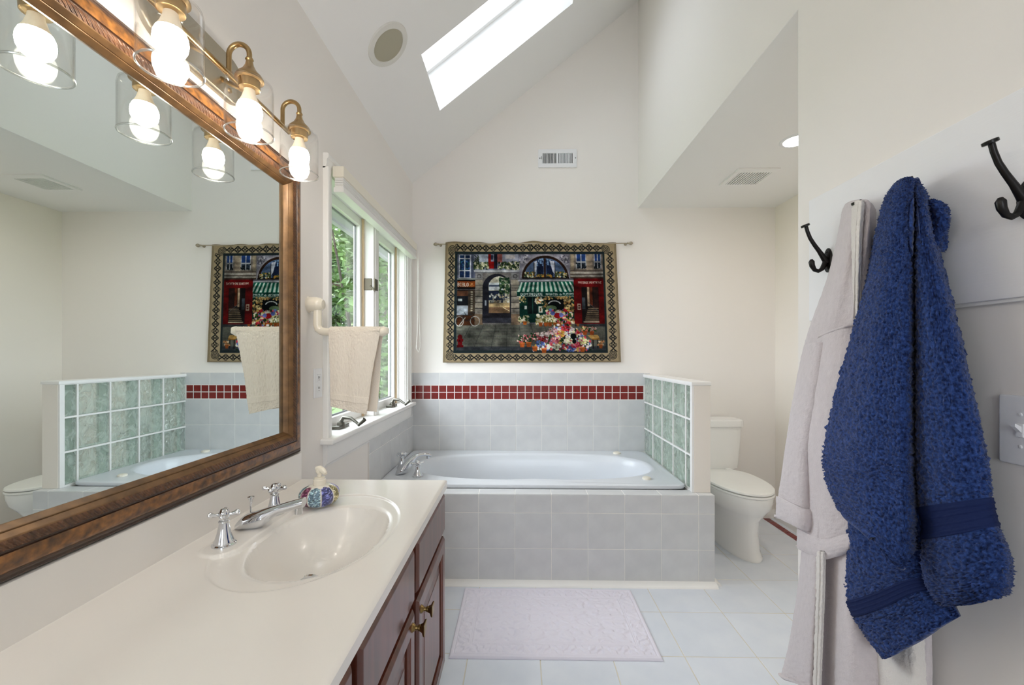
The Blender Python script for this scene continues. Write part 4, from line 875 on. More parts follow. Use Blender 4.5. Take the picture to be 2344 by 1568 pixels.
Bb = [[(2088, 410, .852), (2094, 410, .846), (2100, 414, .848), (2106, 420, .856), (2110, 426, .880)],
      [(2098, 455, .872), (2103, 453, .832), (2112, 453, .826), (2120, 456, .840), (2124, 460, .890)],
      [(2098, 530, .884), (2104, 528, .822), (2116, 527, .812), (2130, 528, .830), (2138, 532, .900)],
      [(2098, 640, .890), (2104, 638, .818), (2128, 637, .806), (2158, 640, .828), (2166, 644, .905)],
      [(2096, 790, .892), (2103, 788, .815), (2150, 786, .800), (2194, 790, .828), (2204, 795, .908)],
      [(2092, 940, .892), (2099, 938, .815), (2166, 936, .798), (2226, 940, .830), (2236, 945, .910)],
      [(2090, 1070, .892), (2097, 1068, .818), (2174, 1066, .800), (2250, 1060, .834), (2258, 1064, .910)],
      [(2096, 1160, .892), (2104, 1162, .824), (2182, 1152, .806), (2260, 1140, .838), (2268, 1144, .910)],
      [(2108, 1200, .892), (2117, 1202, .828), (2190, 1192, .806), (2268, 1176, .838), (2276, 1180, .910)],
      [(2110, 1245, .892), (2118, 1250, .826), (2196, 1236, .802), (2282, 1218, .834), (2290, 1222, .910)],
      [(2116, 1310, .890), (2124, 1320, .824), (2212, 1310, .798), (2304, 1280, .832), (2312, 1284, .908)],
      [(2132, 1350, .888), (2142, 1362, .826), (2222, 1362, .800), (2304, 1340, .834), (2311, 1338, .906)],
      [(2148, 1374, .886), (2160, 1387, .830), (2228, 1384, .804), (2296, 1366, .836), (2306, 1360, .906)]]
Dd = [[(2126, 458, .868), (2140, 456, .862), (2158, 462, .872), (2166, 470, .892)],
      [(2128, 480, .865), (2144, 480, .858), (2164, 484, .868), (2174, 492, .894)],
      [(2132, 520, .868), (2146, 522, .862), (2162, 528, .874), (2170, 534, .898)],
      [(2140, 565, .878), (2148, 568, .872), (2156, 574, .882), (2162, 578, .902)]]
def ctrl(tab, dx=0.0): return np.array([[P(p[0], p[1], p[2] + dx) for p in r] for r in tab])
def pile(tab, nr, nc, amp, band=None, dx=0.0):
    g = sheet(ctrl(tab, dx), nr, nc)
    wob = 0.004 * np.sin(np.linspace(0, 9, nr))[:, None] * np.sin(np.linspace(0, 7, nc))[None, :]
    g = g + gnormals(g) * wob[..., None]
    am_ = np.ones((nr, nc))
    if band: am_[int(band[0] * nr):int(band[1] * nr), :] = 0.06
    return g, am_
gs = []
gA, aA = pile(A, 430, 150, 1, None, -.018); gC, aC = pile(Cc, 200, 120, 1, (0.50, 0.69), -.020); gB, aB = pile(Bb, 430, 130, 1, (0.575, 0.735), -.010); gD, aD = pile(Dd, 70, 40, 1)
gs = [cloth_geom(gA, 0.0016, 0.009, 1, (-1, -.5, 0), aA), cloth_geom(gC, 0.0016, 0.009, 1, (-1, -.5, 0), aC), cloth_geom(gB, 0.0016, 0.009, 1, (-1, -.5, 0), aB), cloth_geom(gD, 0.0016, 0.009, 1, (-1, -.5, 0), aD)]
obj('terry_cloth', gs, 'navy', nav, angle=180)
def band_strip(g, b0, b1, off=0.002):
    n_ = g.shape[0]; s = g[int(b0 * n_):int(b1 * n_)].copy(); nn = gnormals(s)
    if (nn * np.array((-1, -.5, 0))).sum() < 0: nn = -nn
    rid = np.zeros(s.shape[0]); k = len(rid)
    for q in (0.12, 0.36, 0.64, 0.88): rid += 0.0016 * np.exp(-((np.arange(k) / k - q) / 0.035) ** 2)
    return cloth_geom(s + nn * (off + rid[:, None, None]), 0.0002, 0.004, 2, (-1, -.5, 0))
obj('border_band', band_strip(gB, 0.58, 0.73), 'navyband', nav, angle=180)
obj('border_band', band_strip(gC, 0.505, 0.685), 'navyband', nav, angle=180)

rb = thing('bathrobe', (0.87, 1.099, 1.60), 'pale lavender-grey fleece bathrobe hanging from a coat hook', 'bathrobe')
R1 = [[(1928, 480, .905), (1936, 466, .880), (1956, 458, .855), (1976, 457, .850), (1994, 464, .858), (2006, 480, .885)],
      [(1916, 540, .908), (1922, 536, .876), (1944, 534, .845), (1966, 534, .850), (1986, 536, .842), (2004, 540, .880)],
      [(1892, 640, .912), (1899, 636, .878), (1924, 634, .846), (1950, 634, .852), (1972, 636, .848), (2000, 640, .878)],
      [(1856, 740, .914), (1864, 736, .886), (1898, 734, .858), (1934, 732, .860), (1966, 734, .862), (1996, 738, .880)],
      [(1834, 815, .914), (1842, 812, .890), (1880, 806, .872), (1920, 800, .872), (1960, 796, .874), (1992, 800, .890)],
      [(1820, 890, .914), (1830, 888, .896), (1872, 880, .880), (1916, 870, .880), (1958, 866, .882), (1990, 868, .894)]]
R3 = [[(1840, 790, .914), (1848, 786, .872), (1864, 784, .850), (1884, 784, .856), (1900, 786, .880)],
      [(1814, 915, .914), (1822, 912, .868), (1842, 910, .845), (1866, 910, .852), (1884, 912, .880)],
      [(1800, 1005, .912), (1808, 1002, .864), (1828, 1002, .842), (1850, 1004, .850), (1870, 1006, .880)],
      [(1788, 1090, .910), (1796, 1088, .862), (1818, 1092, .840), (1842, 1096, .848), (1864, 1098, .880)],
      [(1780, 1140, .908), (1789, 1142, .860), (1814, 1156, .838), (1840, 1168, .846), (1866, 1170, .880)]]
R2 = [[(1864, 776, 0.900), (1874, 768, 0.872), (1904, 756, 0.842), (1936, 746, 0.846), (1966, 740, 0.866), (1984, 738, 0.892)],
      [(1848, 850, 0.900), (1858, 846, 0.872), (1896, 838, 0.842), (1936, 832, 0.846), (1972, 828, 0.866), (1994, 828, 0.892)],
      [(1824, 940, 0.900), (1834, 938, 0.872), (1880, 934, 0.842), (1926, 930, 0.846), (1966, 928, 0.866), (1992, 928, 0.892)],
      [(1808, 1020, 0.900), (1818, 1020, 0.872), (1872, 1022, 0.842), (1926, 1020, 0.846), (1966, 1018, 0.866), (1990, 1018, 0.892)],
      [(1826, 1095, 0.900), (1836, 1098, 0.872), (1882, 1106, 0.842), (1932, 1104, 0.846), (1972, 1100, 0.866), (1994, 1100, 0.892)],
      [(1828, 1160, 0.900), (1838, 1164, 0.872), (1886, 1180, 0.842), (1936, 1176, 0.846), (1974, 1168, 0.866), (1996, 1166, 0.892)],
      [(1826, 1212, 0.900), (1836, 1218, 0.872), (1884, 1238, 0.842), (1938, 1226, 0.846), (1976, 1212, 0.866), (1998, 1206, 0.892)]]
R4 = [[(1836, 1140, .914), (1846, 1136, .875), (1880, 1130, .850), (1905, 1130, .860), (1950, 1130, .858), (1995, 1130, .882), (2050, 1130, .895), (2100, 1130, .898), (2124, 1130, .912)],
      [(1834, 1260, .914), (1844, 1262, .870), (1866, 1264, .842), (1892, 1266, .866), (1936, 1266, .845), (1990, 1266, .878), (2050, 1266, .894), (2108, 1266, .896), (2130, 1266, .912)],
      [(1822, 1370, .914), (1832, 1372, .868), (1862, 1376, .834), (1890, 1378, .866), (1938, 1380, .836), (1996, 1380, .876), (2056, 1380, .894), (2112, 1378, .896), (2132, 1376, .912)],
      [(1804, 1480, .914), (1814, 1484, .866), (1854, 1490, .828), (1886, 1494, .868), (1940, 1500, .830), (2004, 1500, .876), (2062, 1500, .894), (2114, 1496, .896), (2134, 1492, .912)],
      [(1788, 1542, .914), (1798, 1550, .866), (1848, 1566, .826), (1884, 1580, .868), (1944, 1600, .828), (2010, 1610, .876), (2066, 1616, .894), (2116, 1620, .896), (2136, 1620, .912)]]
# the skirt runs on below the frame to its hem
last = R4[-1]; R4.append([(x + (6 if x > 1880 else 0), y + (6 if x < 1850 else 60 if x < 1890 else 130), X) for x, y, X in last])
sh_ = (-1, -.5, 0)
def fleece(tab, nr, nc, amp=0.00035, thick=0.010): return cloth_geom(sheet(ctrl(tab), nr, nc), amp, thick, 2, sh_)
obj('robe_body', [fleece(R1, 150, 90), fleece(R4, 200, 150)], 'robe', rb, angle=180)
slv = obj('sleeve', fleece(R2, 180, 100), 'robe', rb, angle=180)
slb = obj('sleeve', fleece(R3, 160, 60), 'robe', rb, angle=180)
obj('shoulder_seam', tube([P(1866, 788, .892), P(1876, 770, .870), P(1904, 757, .840), P(1936, 747, .844), P(1964, 741, .862)], 0.0035, 8), 'robe', slv)
obj('cuff', fleece([[(x - 2, y + dy, X - .006 - dx) for x, y, X in R2[-1]] for dy, dx in ((-4, 0), (8, .006), (22, .008), (36, .004), (42, -.006), (38, -.03))], 40, 90, 0.0004, 0.006), 'robe', slv, angle=180)
obj('cuff', fleece([[(x - (4 if i < 2 else 0), y + dy, X - .006 - dx) for i, (x, y, X) in enumerate(R3[-1])] for dy, dx in ((-4, 0), (10, .006), (26, .008), (42, .004), (46, -.006), (40, -.03))], 40, 60, 0.0004, 0.006), 'robe', slb, angle=180)
obj('front_facing', fleece([[(x0, y, .882), (x0 + 24, y + 1, .874), (x0 + 50, y + 2, .878), (x0 + 76, y + 2, .873), (x0 + 98, y + 1, .878), (x0 + 128, y, .905)] for i, (x0, y) in enumerate(((1990, 1240), (1994, 1380), (1998, 1500), (2002, 1620), (2004, 1740)))], 150, 70), 'robew', rb, angle=180)
obj('front_edge', fleece([[(x0, y, .842), (x0 + 6, y, .824), (x0 + 16, y + 1, .820), (x0 + 22, y, .836)] for x0, y in ((1868, 1262), (1867, 1340), (1864, 1420), (1861, 1500), (1858, 1580), (1856, 1640))], 180, 20, 0.0006), 'robew', rb, angle=180)
obj('collar_roll', fleece([[(1950, 466, .846), (1960, 459, .836), (1972, 459, .832), (1980, 466, .846)], [(1948, 520, .842), (1957, 518, .828), (1968, 518, .826), (1976, 520, .842)], [(1950, 600, .836), (1957, 600, .824), (1966, 600, .824), (1972, 602, .838)], [(1953, 680, .848), (1958, 680, .842), (1964, 680, .842), (1969, 682, .852)], [(1956, 730, .858), (1959, 730, .852), (1963, 730, .852), (1966, 732, .860)]], 120, 24), 'robew', rb, angle=180)

# ================================================================== BATH MAT
bmr = thing('bath_mat', (0.15, 2.02, 0), 'white woven bath mat with raised scrollwork on the tile floor', 'bath mat')
def mat_geom():
    x0, x1, y0, y1 = -0.300, 0.598, 1.760, 2.284; nx, ny = 400, 236
    U, Vv = np.meshgrid(np.linspace(0, 1, nx), np.linspace(0, 1, ny)); X = x0 + (x1 - x0) * U; Y = y0 + (y1 - y0) * Vv
    W, H = x1 - x0, y1 - y0; a = np.minimum(U * W, (1 - U) * W); b = np.minimum(Vv * H, (1 - Vv) * H); e = np.minimum(a, b)
    z = np.full_like(X, 0.0115)
    line = lambda d, q, w: np.exp(-((d - q) / w) ** 2)
    for q in (0.018, 0.080, 0.088): z -= 0.0028 * line(e, q, 0.0022)
    cx, cy = W / 2, H / 2; qx, qy = np.abs(U * W - cx), np.abs(Vv * H - cy)
    f1 = np.sin(qx * 46 + 2.2 * np.sin(qy * 38)) * np.sin(qy * 52 + 2.0 * np.sin(qx * 33)); f2 = np.sin(qx * 78 + 3 * np.sin(qy * 61 + 1)) * np.cos(qy * 70 + 2 * np.cos(qx * 50))
    inner = smooth(0.092, 0.10, e); bord = smooth(0.022, 0.03, e) * (1 - smooth(0.07, 0.078, e)); s = np.where(a < b, Vv * H, U * W)
    z += inner * 0.0042 * np.tanh(3.5 * (f1 * 0.8 + 0.5 * f2)) + bord * 0.0036 * np.tanh(4 * np.sin(s * 110) * np.cos((e - 0.05) * 120 + 2 * np.sin(s * 55)))
    z += RNG.randn(*X.shape) * 0.00018
    z *= smooth(-0.002, 0.006, e) * 0.75 + 0.25
    w = 0.004 * np.sin(X * 9) * smooth(.8, 1, Vv); g = np.stack([X, Y + w, z], -1); return g
mg = mat_geom(); v, f = grid_geom(mg); rim = [tuple(p) for p in np.concatenate([mg[0, :], mg[1:, -1], mg[-1, -2::-1], mg[-2:0:-1, 0]]).tolist()]
rim.append(rim[0]); obj('woven_pile', [(v, f), strip(rim, [(p[0], p[1], 0.0002) for p in rim])], 'matcloth', bmr, angle=70)

# ================================================================== TAPESTRY
TW, TH = 960, 660
def make_print():
    img = np.zeros((TH, TW, 3)); img[:] = (176, 162, 138)
    yy, xx = np.mgrid[0:TH, 0:TW]; X = 165 + (xx + .5) / TW * 1990; Y = 105 + (yy + .5) / TH * 1365
    rs = np.random.RandomState(5)
    def win_(x0, y0, x1, y1):
        i0, i1 = int((x0 - 165) / 1990 * TW) - 1, int((x1 - 165) / 1990 * TW) + 2; j0, j1 = int((y0 - 105) / 1365 * TH) - 1, int((y1 - 105) / 1365 * TH) + 2
        return slice(max(0, j0), max(0, j1)), slice(max(0, i0), max(0, i1))
    ALL = (slice(None), slice(None))
    def paint(mask, c, j=0, a=1.0, w=ALL):
        n = mask.sum()
        if n:
            im = img[w]; im[mask] = im[mask] * (1 - a) + a * (np.array(c) + (rs.randn(n, 1) * j + rs.randn(n, 3) * j * .5 if j else 0))
    def rect(x0, y0, x1, y1, c, j=6, a=1.0):
        w = win_(x0, y0, x1, y1); x, y = X[w], Y[w]; paint((x >= x0) & (x < x1) & (y >= y0) & (y < y1), c, j, a, w)
    def ell(cx, cy, rx, ry, c, j=6, a=1.0):
        w = win_(cx - rx, cy - ry, cx + rx, cy + ry); paint(((X[w] - cx) / rx) ** 2 + ((Y[w] - cy) / ry) ** 2 < 1, c, j, a, w)
    def poly(pts, c, j=6, a=1.0):
        w = win_(min(p[0] for p in pts), min(p[1] for p in pts), max(p[0] for p in pts), max(p[1] for p in pts)); xw, yw = X[w], Y[w]
        m = np.zeros(xw.shape, bool); n = len(pts)
        for i in range(n):
            (x0, y0), (x1, y1) = pts[i], pts[(i + 1) % n]
            if y0 == y1: continue
            m ^= ((yw >= min(y0, y1)) & (yw < max(y0, y1))) & (xw < x0 + (yw - y0) * (x1 - x0) / (y1 - y0))
        paint(m, c, j, a, w)
    def line(x0, y0, x1, y1, wd, c, j=4, a=1.0):
        w = win_(min(x0, x1) - wd, min(y0, y1) - wd, max(x0, x1) + wd, max(y0, y1) + wd); xw, yw = X[w], Y[w]
        L2 = (x1 - x0) ** 2 + (y1 - y0) ** 2 + 1e-9; t = np.clip(((xw - x0) * (x1 - x0) + (yw - y0) * (y1 - y0)) / L2, 0, 1)
        paint((xw - x0 - t * (x1 - x0)) ** 2 + (yw - y0 - t * (y1 - y0)) ** 2 < (wd / 2) ** 2, c, j, a, w)
    def ring(cx, cy, rx, ry, wd, c, top=False):
        w = win_(cx - rx - wd, cy - ry - wd, cx + rx + wd, cy + ry + wd)
        d = np.sqrt(((X[w] - cx) / rx) ** 2 + ((Y[w] - cy) / ry) ** 2); paint(np.abs(d - 1) * min(rx, ry) < wd / 2, c, 4, 1.0, w)
    def dots(x0, y0, x1, y1, n, cols, r0, r1, inside=None):
        for _ in range(n):
            x, y = rs.uniform(x0, x1), rs.uniform(y0, y1)
            if inside and not inside(x, y): continue
            ell(x, y, rs.uniform(r0, r1), rs.uniform(r0, r1), cols[rs.randint(len(cols))], 10)
    FONT = {'A': '0E11111F111111', 'B': '1E11111E11111E', 'D': '1C12111111121C', 'E': '1F10101E10101F', 'F': '1F10101E101010', 'G': '0E11101711110F', 'I': '0E04040404040E', 'L': '1010101010101F',
            'M': '111B1515111111', 'N': '11191915131311', 'O': '0E11111111110E', 'P': '1E11111E101010', 'Q': '0E11111115120D', 'R': '1E11111E141211', 'S': '0F10100E01011E', 'T': '1F040404040404', 'U': '1111111111110E',
            'X': '11110A040A1111', 'Z': '1F01020408101F', 'd': '01010D1311130D', 'e': '00000E111F100E', ' ': '00000000000000'}
    def text(s, x, y, h, adv, c, slope=0.0, bold=1.15):
        ph = h / 7; pw = adv / 6
        for i, ch in enumerate(s):
            rows_ = FONT.get(ch, FONT[' '])
            for r in range(7):
                b = int(rows_[2 * r:2 * r + 2], 16)
                for k in range(5):
                    if b >> (4 - k) & 1:
                        px0 = x + i * adv + k * pw; py0 = y + r * ph + slope * i * adv
                        rect(px0, py0, px0 + pw * bold, py0 + ph * bold, c, 5)
    # scrolled border
    rect(165, 105, 2155, 1470, (172, 158, 134), 9); rect(193, 122, 2128, 1453, (196, 180, 152), 7)
    ink = (42, 46, 52)
    def scroll(u0, u1, c, amp, horiz):
        n = max(1, round((u1 - u0) / 165)); P_ = (u1 - u0) / n
        S_, D_ = (X, Y) if horiz else (Y, X); inb = (S_ >= u0) & (S_ <= u1) & (np.abs(D_ - c) < amp + 7)
        ph = 2 * PI * (S_ - u0) / P_
        for k, q in ((1, 0), (-1, 0), (.55, PI), (-.55, PI)):
            cur = c + k * amp * np.cos(ph + q) * (0.8 + 0.2 * np.cos(2 * ph)); sl = np.abs(k * amp * np.sin(ph + q) * 2 * PI / P_)
            paint(inb & (np.abs(D_ - cur) < 3.6 * np.sqrt(1 + sl ** 2)), ink, 8)
        for i in range(n + 1):
            for fq, rr in ((0, 13), (0.5, 17)):
                s0 = u0 + (i + fq) * P_
                if s0 > u1 + 1: continue
                for dd in (-amp * .55, amp * .55):
                    a_, b_ = (s0, c + dd) if horiz else (c + dd, s0)
                    ring(a_, b_, rr, rr, 6, ink)
                a_, b_ = (s0, c) if horiz else (c, s0); ell(a_, b_, 8, 8, ink, 6)
    scroll(300, 2010, 167, 36, True); scroll(300, 2030, 1412, 36, True); scroll(220, 1350, 243, 38, False); scroll(220, 1350, 2074, 40, False)
    for cx, cy in ((248, 190), (2030, 185), (245, 1395), (2066, 1390)):
        ell(cx, cy, 50, 50, (190, 175, 148), 8)
        for r in (12, 27, 42): ring(cx, cy, r, r, 7, ink)
    rect(283, 208, 2012, 1362, (58, 70, 74), 7)
    sx0, sy0, sx1, sy1 = 312, 238, 1990, 1332
    rect(sx0, sy0, sx1, sy1, (118, 118, 128), 9)
    # pavement
    rect(sx0, 1030, sx1, sy1, (112, 112, 104), 8)
    for x0, x1 in ((480, 330), (620, 500), (760, 700), (885, 880), (1020, 1060), (1150, 1240), (1300, 1420)): line(x0, 1035, x1, 1330, 5, (74, 76, 74))
    for y in (1075, 1110, 1165, 1255): line(sx0, y, 1420, y + 12, 4, (84, 86, 84))
    rect(sx0, 1285, sx1, sy1, (64, 68, 78), 8, .7); rect(1650, 1030, sx1, 1060, (62, 64, 70), 6, .8)
    # left house
    rect(sx0, sy0, 520, 520, (112, 116, 134), 10); rect(330, 245, 470, 508, (188, 190, 200), 8); rect(340, 250, 455, 500, (44, 66, 104), 16)
    dots(345, 290, 450, 420, 40, [(70, 110, 160), (28, 44, 76), (50, 90, 90)], 5, 14)
    for x in (397,): rect(x - 6, 250, x + 6, 500, (206, 208, 214))
    for y in (288, 425): rect(335, y - 5, 460, y + 5, (206, 208, 214))
    rect(470, sy0, 500, 520, (92, 98, 118)); rect(sx0, 508, 525, 528, (150, 152, 150))
    rect(315, 528, 525, 545, (36, 32, 30)); rect(315, 543, 522, 620, (142, 78, 42), 9); rect(315, 612, 525, 634, (30, 28, 28))
    text('BIBLO', 318, 562, 40, 26, (226, 218, 206)); dots(455, 560, 510, 605, 16, [(206, 160, 110), (180, 120, 70)], 4, 8)
    rect(315, 640, 525, 1040, (70, 56, 46), 10); rect(315, 650, 440, 815, (40, 44, 50), 8); rect(315, 655, 440, 710, (150, 100, 70), 12, .7); rect(325, 745, 372, 770, (180, 186, 186), 8)
    rect(315, 820, 440, 930, (168, 174, 182), 14); rect(440, 650, 525, 900, (96, 84, 72), 14)
    for y in range(660, 890, 26): rect(470, y, 492, y + 16, (186, 178, 160), 8)
    rect(315, 935, 530, 1045, (92, 58, 38), 10)
    # flowered balcony above the arch
    rect(500, sy0, 1060, 430, (138, 140, 156), 12); rect(560, sy0, 665, 380, (176, 182, 196), 8); rect(668, sy0, 700, 400, (140, 34, 30), 8); rect(700, 245, 725, 300, (60, 64, 84)); rect(690, 320, 735, 400, (150, 30, 30), 10); rect(735, sy0, 775, 400, (46, 46, 62), 8)
    rect(775, sy0, 830, 330, (170, 110, 106), 10); rect(830, sy0, 1010, 320, (164, 166, 180), 8); rect(865, 245, 980, 290, (190, 184, 186), 10)
    gcols = [(54, 74, 48), (40, 58, 44), (86, 104, 72), (206, 204, 176), (226, 220, 196), (120, 126, 92)]
    dots(500, 330, 670, 408, 120, gcols, 5, 13); dots(785, 330, 900, 405, 70, gcols, 5, 13); dots(900, 325, 1070, 412, 120, gcols, 5, 13); dots(510, 250, 560, 350, 24, [(54, 62, 54), (80, 88, 76)], 5, 11)
    rect(505, 418, 1040, 440, (188, 188, 192), 8); rect(520, 440, 1035, 470, (120, 120, 126), 9)
    # stone gateway
    rect(520, 448, 1030, 1035, (132, 128, 126), 10)
    for x0, x1 in ((522, 606), (934, 1026)):
        rect(x0, 450, x1, 520, (150, 148, 150), 10); ring((x0 + x1) / 2, 487, 22, 20, 8, (92, 90, 92))
        for k, y in enumerate((528, 592, 655, 722, 790, 862)): rect(x0, y, x1, y + 58, ((168, 160, 148), (150, 144, 136))[k % 2], 9); rect(x0, y + 57, x1, y + 65, (66, 62, 60), 4)
        rect(x0 - 4, 918, x1 + 6, 1040, (136, 118, 100), 10)
    ell(768, 620, 164, 160, (48, 48, 58), 6); rect(604, 618, 932, 1020, (48, 48, 58), 6)
    ell(796, 612, 124, 122, (196, 192, 178), 12); rect(676, 610, 918, 930, (196, 190, 172), 12)
    rect(680, 560, 840, 645, (206, 210, 214), 8); rect(676, 585, 830, 605, (84, 96, 118), 8); rect(676, 652, 860, 760, (52, 62, 84), 10)
    dots(690, 690, 900, 790, 60, [(214, 214, 208), (150, 154, 156), (60, 66, 84), (184, 170, 144)], 6, 14)
    dots(800, 510, 915, 690, 90, [(64, 92, 70), (46, 70, 56), (104, 124, 92)], 7, 18)
    rect(676, 790, 918, 845, (192, 172, 136), 10); rect(676, 840, 918, 930, (138, 114, 90), 10); line(690, 800, 910, 740, 5, (90, 82, 70)); line(840, 842, 916, 884, 6, (214, 202, 172))
    rect(640, 905, 925, 965, (54, 52, 58), 8); rect(610, 960, 935, 1020, (74, 74, 84), 8); rect(632, 760, 650, 820, (168, 172, 180))
    # arched window
    rect(1030, sy0, 1610, 545, (150, 148, 160), 12); dots(1030, 245, 1120, 350, 30, [(186, 182, 188), (110, 108, 120)], 5, 12); dots(1500, 250, 1605, 380, 34, [(186, 182, 188), (110, 108, 120)], 5, 12)
    ell(1325, 510, 285, 272, (166, 162, 170), 8); ell(1325, 510, 270, 255, (64, 44, 36), 6); ell(1325, 505, 240, 222, (104, 122, 152), 14)
    rect(1040, 510, 1625, 560, (112, 112, 122), 8); rect(1060, 498, 1600, 516, (46, 38, 36), 4); rect(1010, 528, 1650, 546, (182, 182, 186), 6)
    rect(1232, 330, 1305, 495, (38, 50, 78), 12); rect(1340, 330, 1420, 495, (38, 50, 78), 12)
    dots(1225, 290, 1310, 370, 24, [(150, 178, 210), (60, 76, 110)], 6, 14); dots(1335, 300, 1420, 370, 24, [(150, 178, 210), (60, 76, 110)], 6, 14)
    poly([(1195, 330), (1232, 310), (1222, 460), (1195, 480)], (206, 208, 220), 8); poly([(1378, 310), (1430, 320), (1440, 470), (1412, 440)], (206, 208, 220), 8)
    dots(1085, 440, 1210, 498, 70, gcols + [(190, 150, 70)], 6, 12); dots(1440, 440, 1570, 498, 70, gcols + [(190, 150, 70)], 6, 12); dots(1230, 465, 1400, 498, 50, [(196, 156, 80), (84, 100, 66)], 5, 10)
    rect(1312, 285, 1334, 508, (70, 48, 40), 5); rect(1196, 330, 1204, 500, (70, 48, 40)); rect(1434, 330, 1442, 500, (70, 48, 40))
    # flower shop
    rect(1028, 715, 1684, 1015, (24, 70, 62), 8); rect(1120, 725, 1232, 915, (26, 40, 40), 6); rect(1175, 725, 1182, 915, (52, 96, 86)); rect(1320, 740, 1620, 900, (20, 26, 28), 5); rect(1085, 825, 1110, 862, (206, 210, 206)); rect(1246, 830, 1288, 902, (206, 206, 196)); rect(1257, 845, 1277, 888, (110, 92, 70))
    poly([(1042, 560), (1632, 545), (1700, 668), (996, 672)], (30, 110, 92), 7)
    for k in range(13):
        a0 = k / 13 + .012; a1 = a0 + .030
        poly([(1042 + 590 * a0, 556 - 6 * a0), (1042 + 590 * a1, 556 - 6 * a1), (996 + 704 * (a1 + .008), 668), (996 + 704 * (a0 - .004), 668)], (206, 222, 212), 6)
    rect(1000, 664, 1702, 714, (18, 76, 66), 6); line(1000, 716, 1702, 716, 6, (196, 206, 198)); poly([(1640, 560), (1700, 668), (1700, 714), (1660, 660)], (22, 86, 74), 5)
    text('DOMINIQUE', 1042, 678, 30, 28.5, (240, 244, 240)); text('MAGAZIN', 1330, 682, 24, 19.5, (240, 244, 240)); text('de', 1482, 684, 22, 16, (240, 244, 240)); text('FLEURS', 1524, 680, 26, 20.5, (240, 244, 240))
    dots(1030, 722, 1100, 790, 26, [(196, 176, 130), (206, 200, 176), (70, 96, 66)], 6, 13); dots(1210, 728, 1300, 800, 36, [(214, 196, 150), (160, 96, 56), (222, 216, 200)], 6, 14); dots(1300, 720, 1610, 752, 60, [(206, 178, 124), (150, 120, 80)], 6, 11)
    dots(1540, 750, 1640, 900, 60, [(196, 158, 104), (206, 186, 140), (110, 100, 70)], 7, 15); dots(1290, 780, 1345, 860, 20, [(176, 140, 96), (90, 96, 70)], 6, 12)
    for i in range(13):
        a = PI * (0.12 + .76 * i / 12); ell(1425 - 70 * math.cos(a), 815 - 46 * math.sin(a), 7, 6, (206, 206, 206), 8)
    fl = [(226, 222, 204), (214, 206, 176), (176, 54, 62), (200, 90, 104), (120, 134, 186), (206, 178, 104), (226, 214, 214), (66, 92, 56), (46, 66, 44), (190, 120, 140)]
    ell(1390, 850, 60, 30, (120, 140, 110), 14); dots(1330, 870, 1620, 1030, 240, fl, 8, 20); dots(1215, 930, 1420, 1030, 120, [(226, 222, 206), (206, 196, 156), (120, 120, 70)], 8, 19); ell(1455, 935, 36, 32, (168, 36, 46), 14); ell(1405, 910, 26, 24, (110, 124, 180), 14); ell(1500, 930, 24, 24, (128, 136, 190), 14)
    for x in (1265, 1325, 1370, 1430, 1475): poly([(x - 24, 1015), (x + 24, 1015), (x + 17, 1058), (x - 17, 1058)], (168, 98, 52), 8)
    dots(1020, 945, 1130, 1015, 50, [(206, 196, 160), (60, 92, 56), (220, 214, 196)], 7, 15); poly([(1064, 1000), (1114, 1000), (1106, 1040), (1072, 1040)], (184, 112, 52), 8)
    dots(1610, 980, 1710, 1030, 44, [(214, 206, 186), (180, 150, 110), (110, 100, 80)], 7, 13); poly([(1666, 1020), (1704, 1020), (1698, 1058), (1672, 1058)], (150, 96, 58), 8)
    # right houses
    rect(1612, sy0, sx1, 512, (158, 148, 140), 10); rect(1625, sy0, 1660, 500, (186, 172, 152)); rect(1800, sy0, 1870, 430, (176, 162, 146), 9)
    for x0, x1 in ((1682, 1800), (1890, 1970)):
        rect(x0, sy0, x1, 400, (206, 208, 214), 8); rect(x0 + 8, sy0, x1 - 8, 318, (62, 92, 150), 16); rect(x0 + 8, 335, x1 - 8, 398, (70, 82, 96), 12); dots(x0, 335, x1, 402, 34, [(34, 38, 44)], 4, 8); rect((x0 + x1) / 2 - 5, sy0, (x0 + x1) / 2 + 5, 400, (210, 212, 216)); rect(x0, 318, x1, 330, (206, 208, 214))
    for y, c in ((415, (120, 110, 102)), (440, (196, 190, 182)), (462, (110, 100, 94)), (476, (186, 180, 172)), (496, (96, 80, 72))): rect(1615, y, sx1, y + 16, c, 6)
    rect(1650, 512, sx1, 1030, (112, 26, 28), 7); rect(1655, 520, sx1, 606, (126, 24, 28), 6); text('PASSAGE', 1700, 548, 26, 17.5, (244, 226, 216)); text('FONTAINE', 1832, 548, 26, 17, (244, 226, 216))
    rect(1736, 612, 1930, 1022, (44, 38, 38), 6); rect(1800, 612, 1826, 830, (186, 164, 140), 10); rect(1830, 612, 1860, 820, (110, 60, 40), 8); rect(1870, 612, 1925, 860, (66, 44, 40), 8)
    for y in range(850, 1010, 22): rect(1806 - (y - 850) * .3, y, 1925, y + 9, (136, 120, 100), 7)
    line(1810, 790, 1925, 890, 6, (96, 94, 96)); line(1830, 800, 1830, 900, 4, (70, 70, 74)); line(1870, 830, 1870, 920, 4, (70, 70, 74)); rect(1740, 730, 1775, 860, (90, 96, 104), 8); rect(1750, 1000, 1930, 1014, (170, 156, 138), 6); rect(1686, 800, 1726, 872, (196, 176, 160), 6); rect(1694, 812, 1718, 830, (120, 60, 56)); rect(1694, 842, 1718, 858, (120, 60, 56))
    # bicycle, hydrant
    ring(522, 998, 52, 54, 8, (176, 176, 172)); ring(345, 1000, 46, 54, 7, (190, 190, 186))
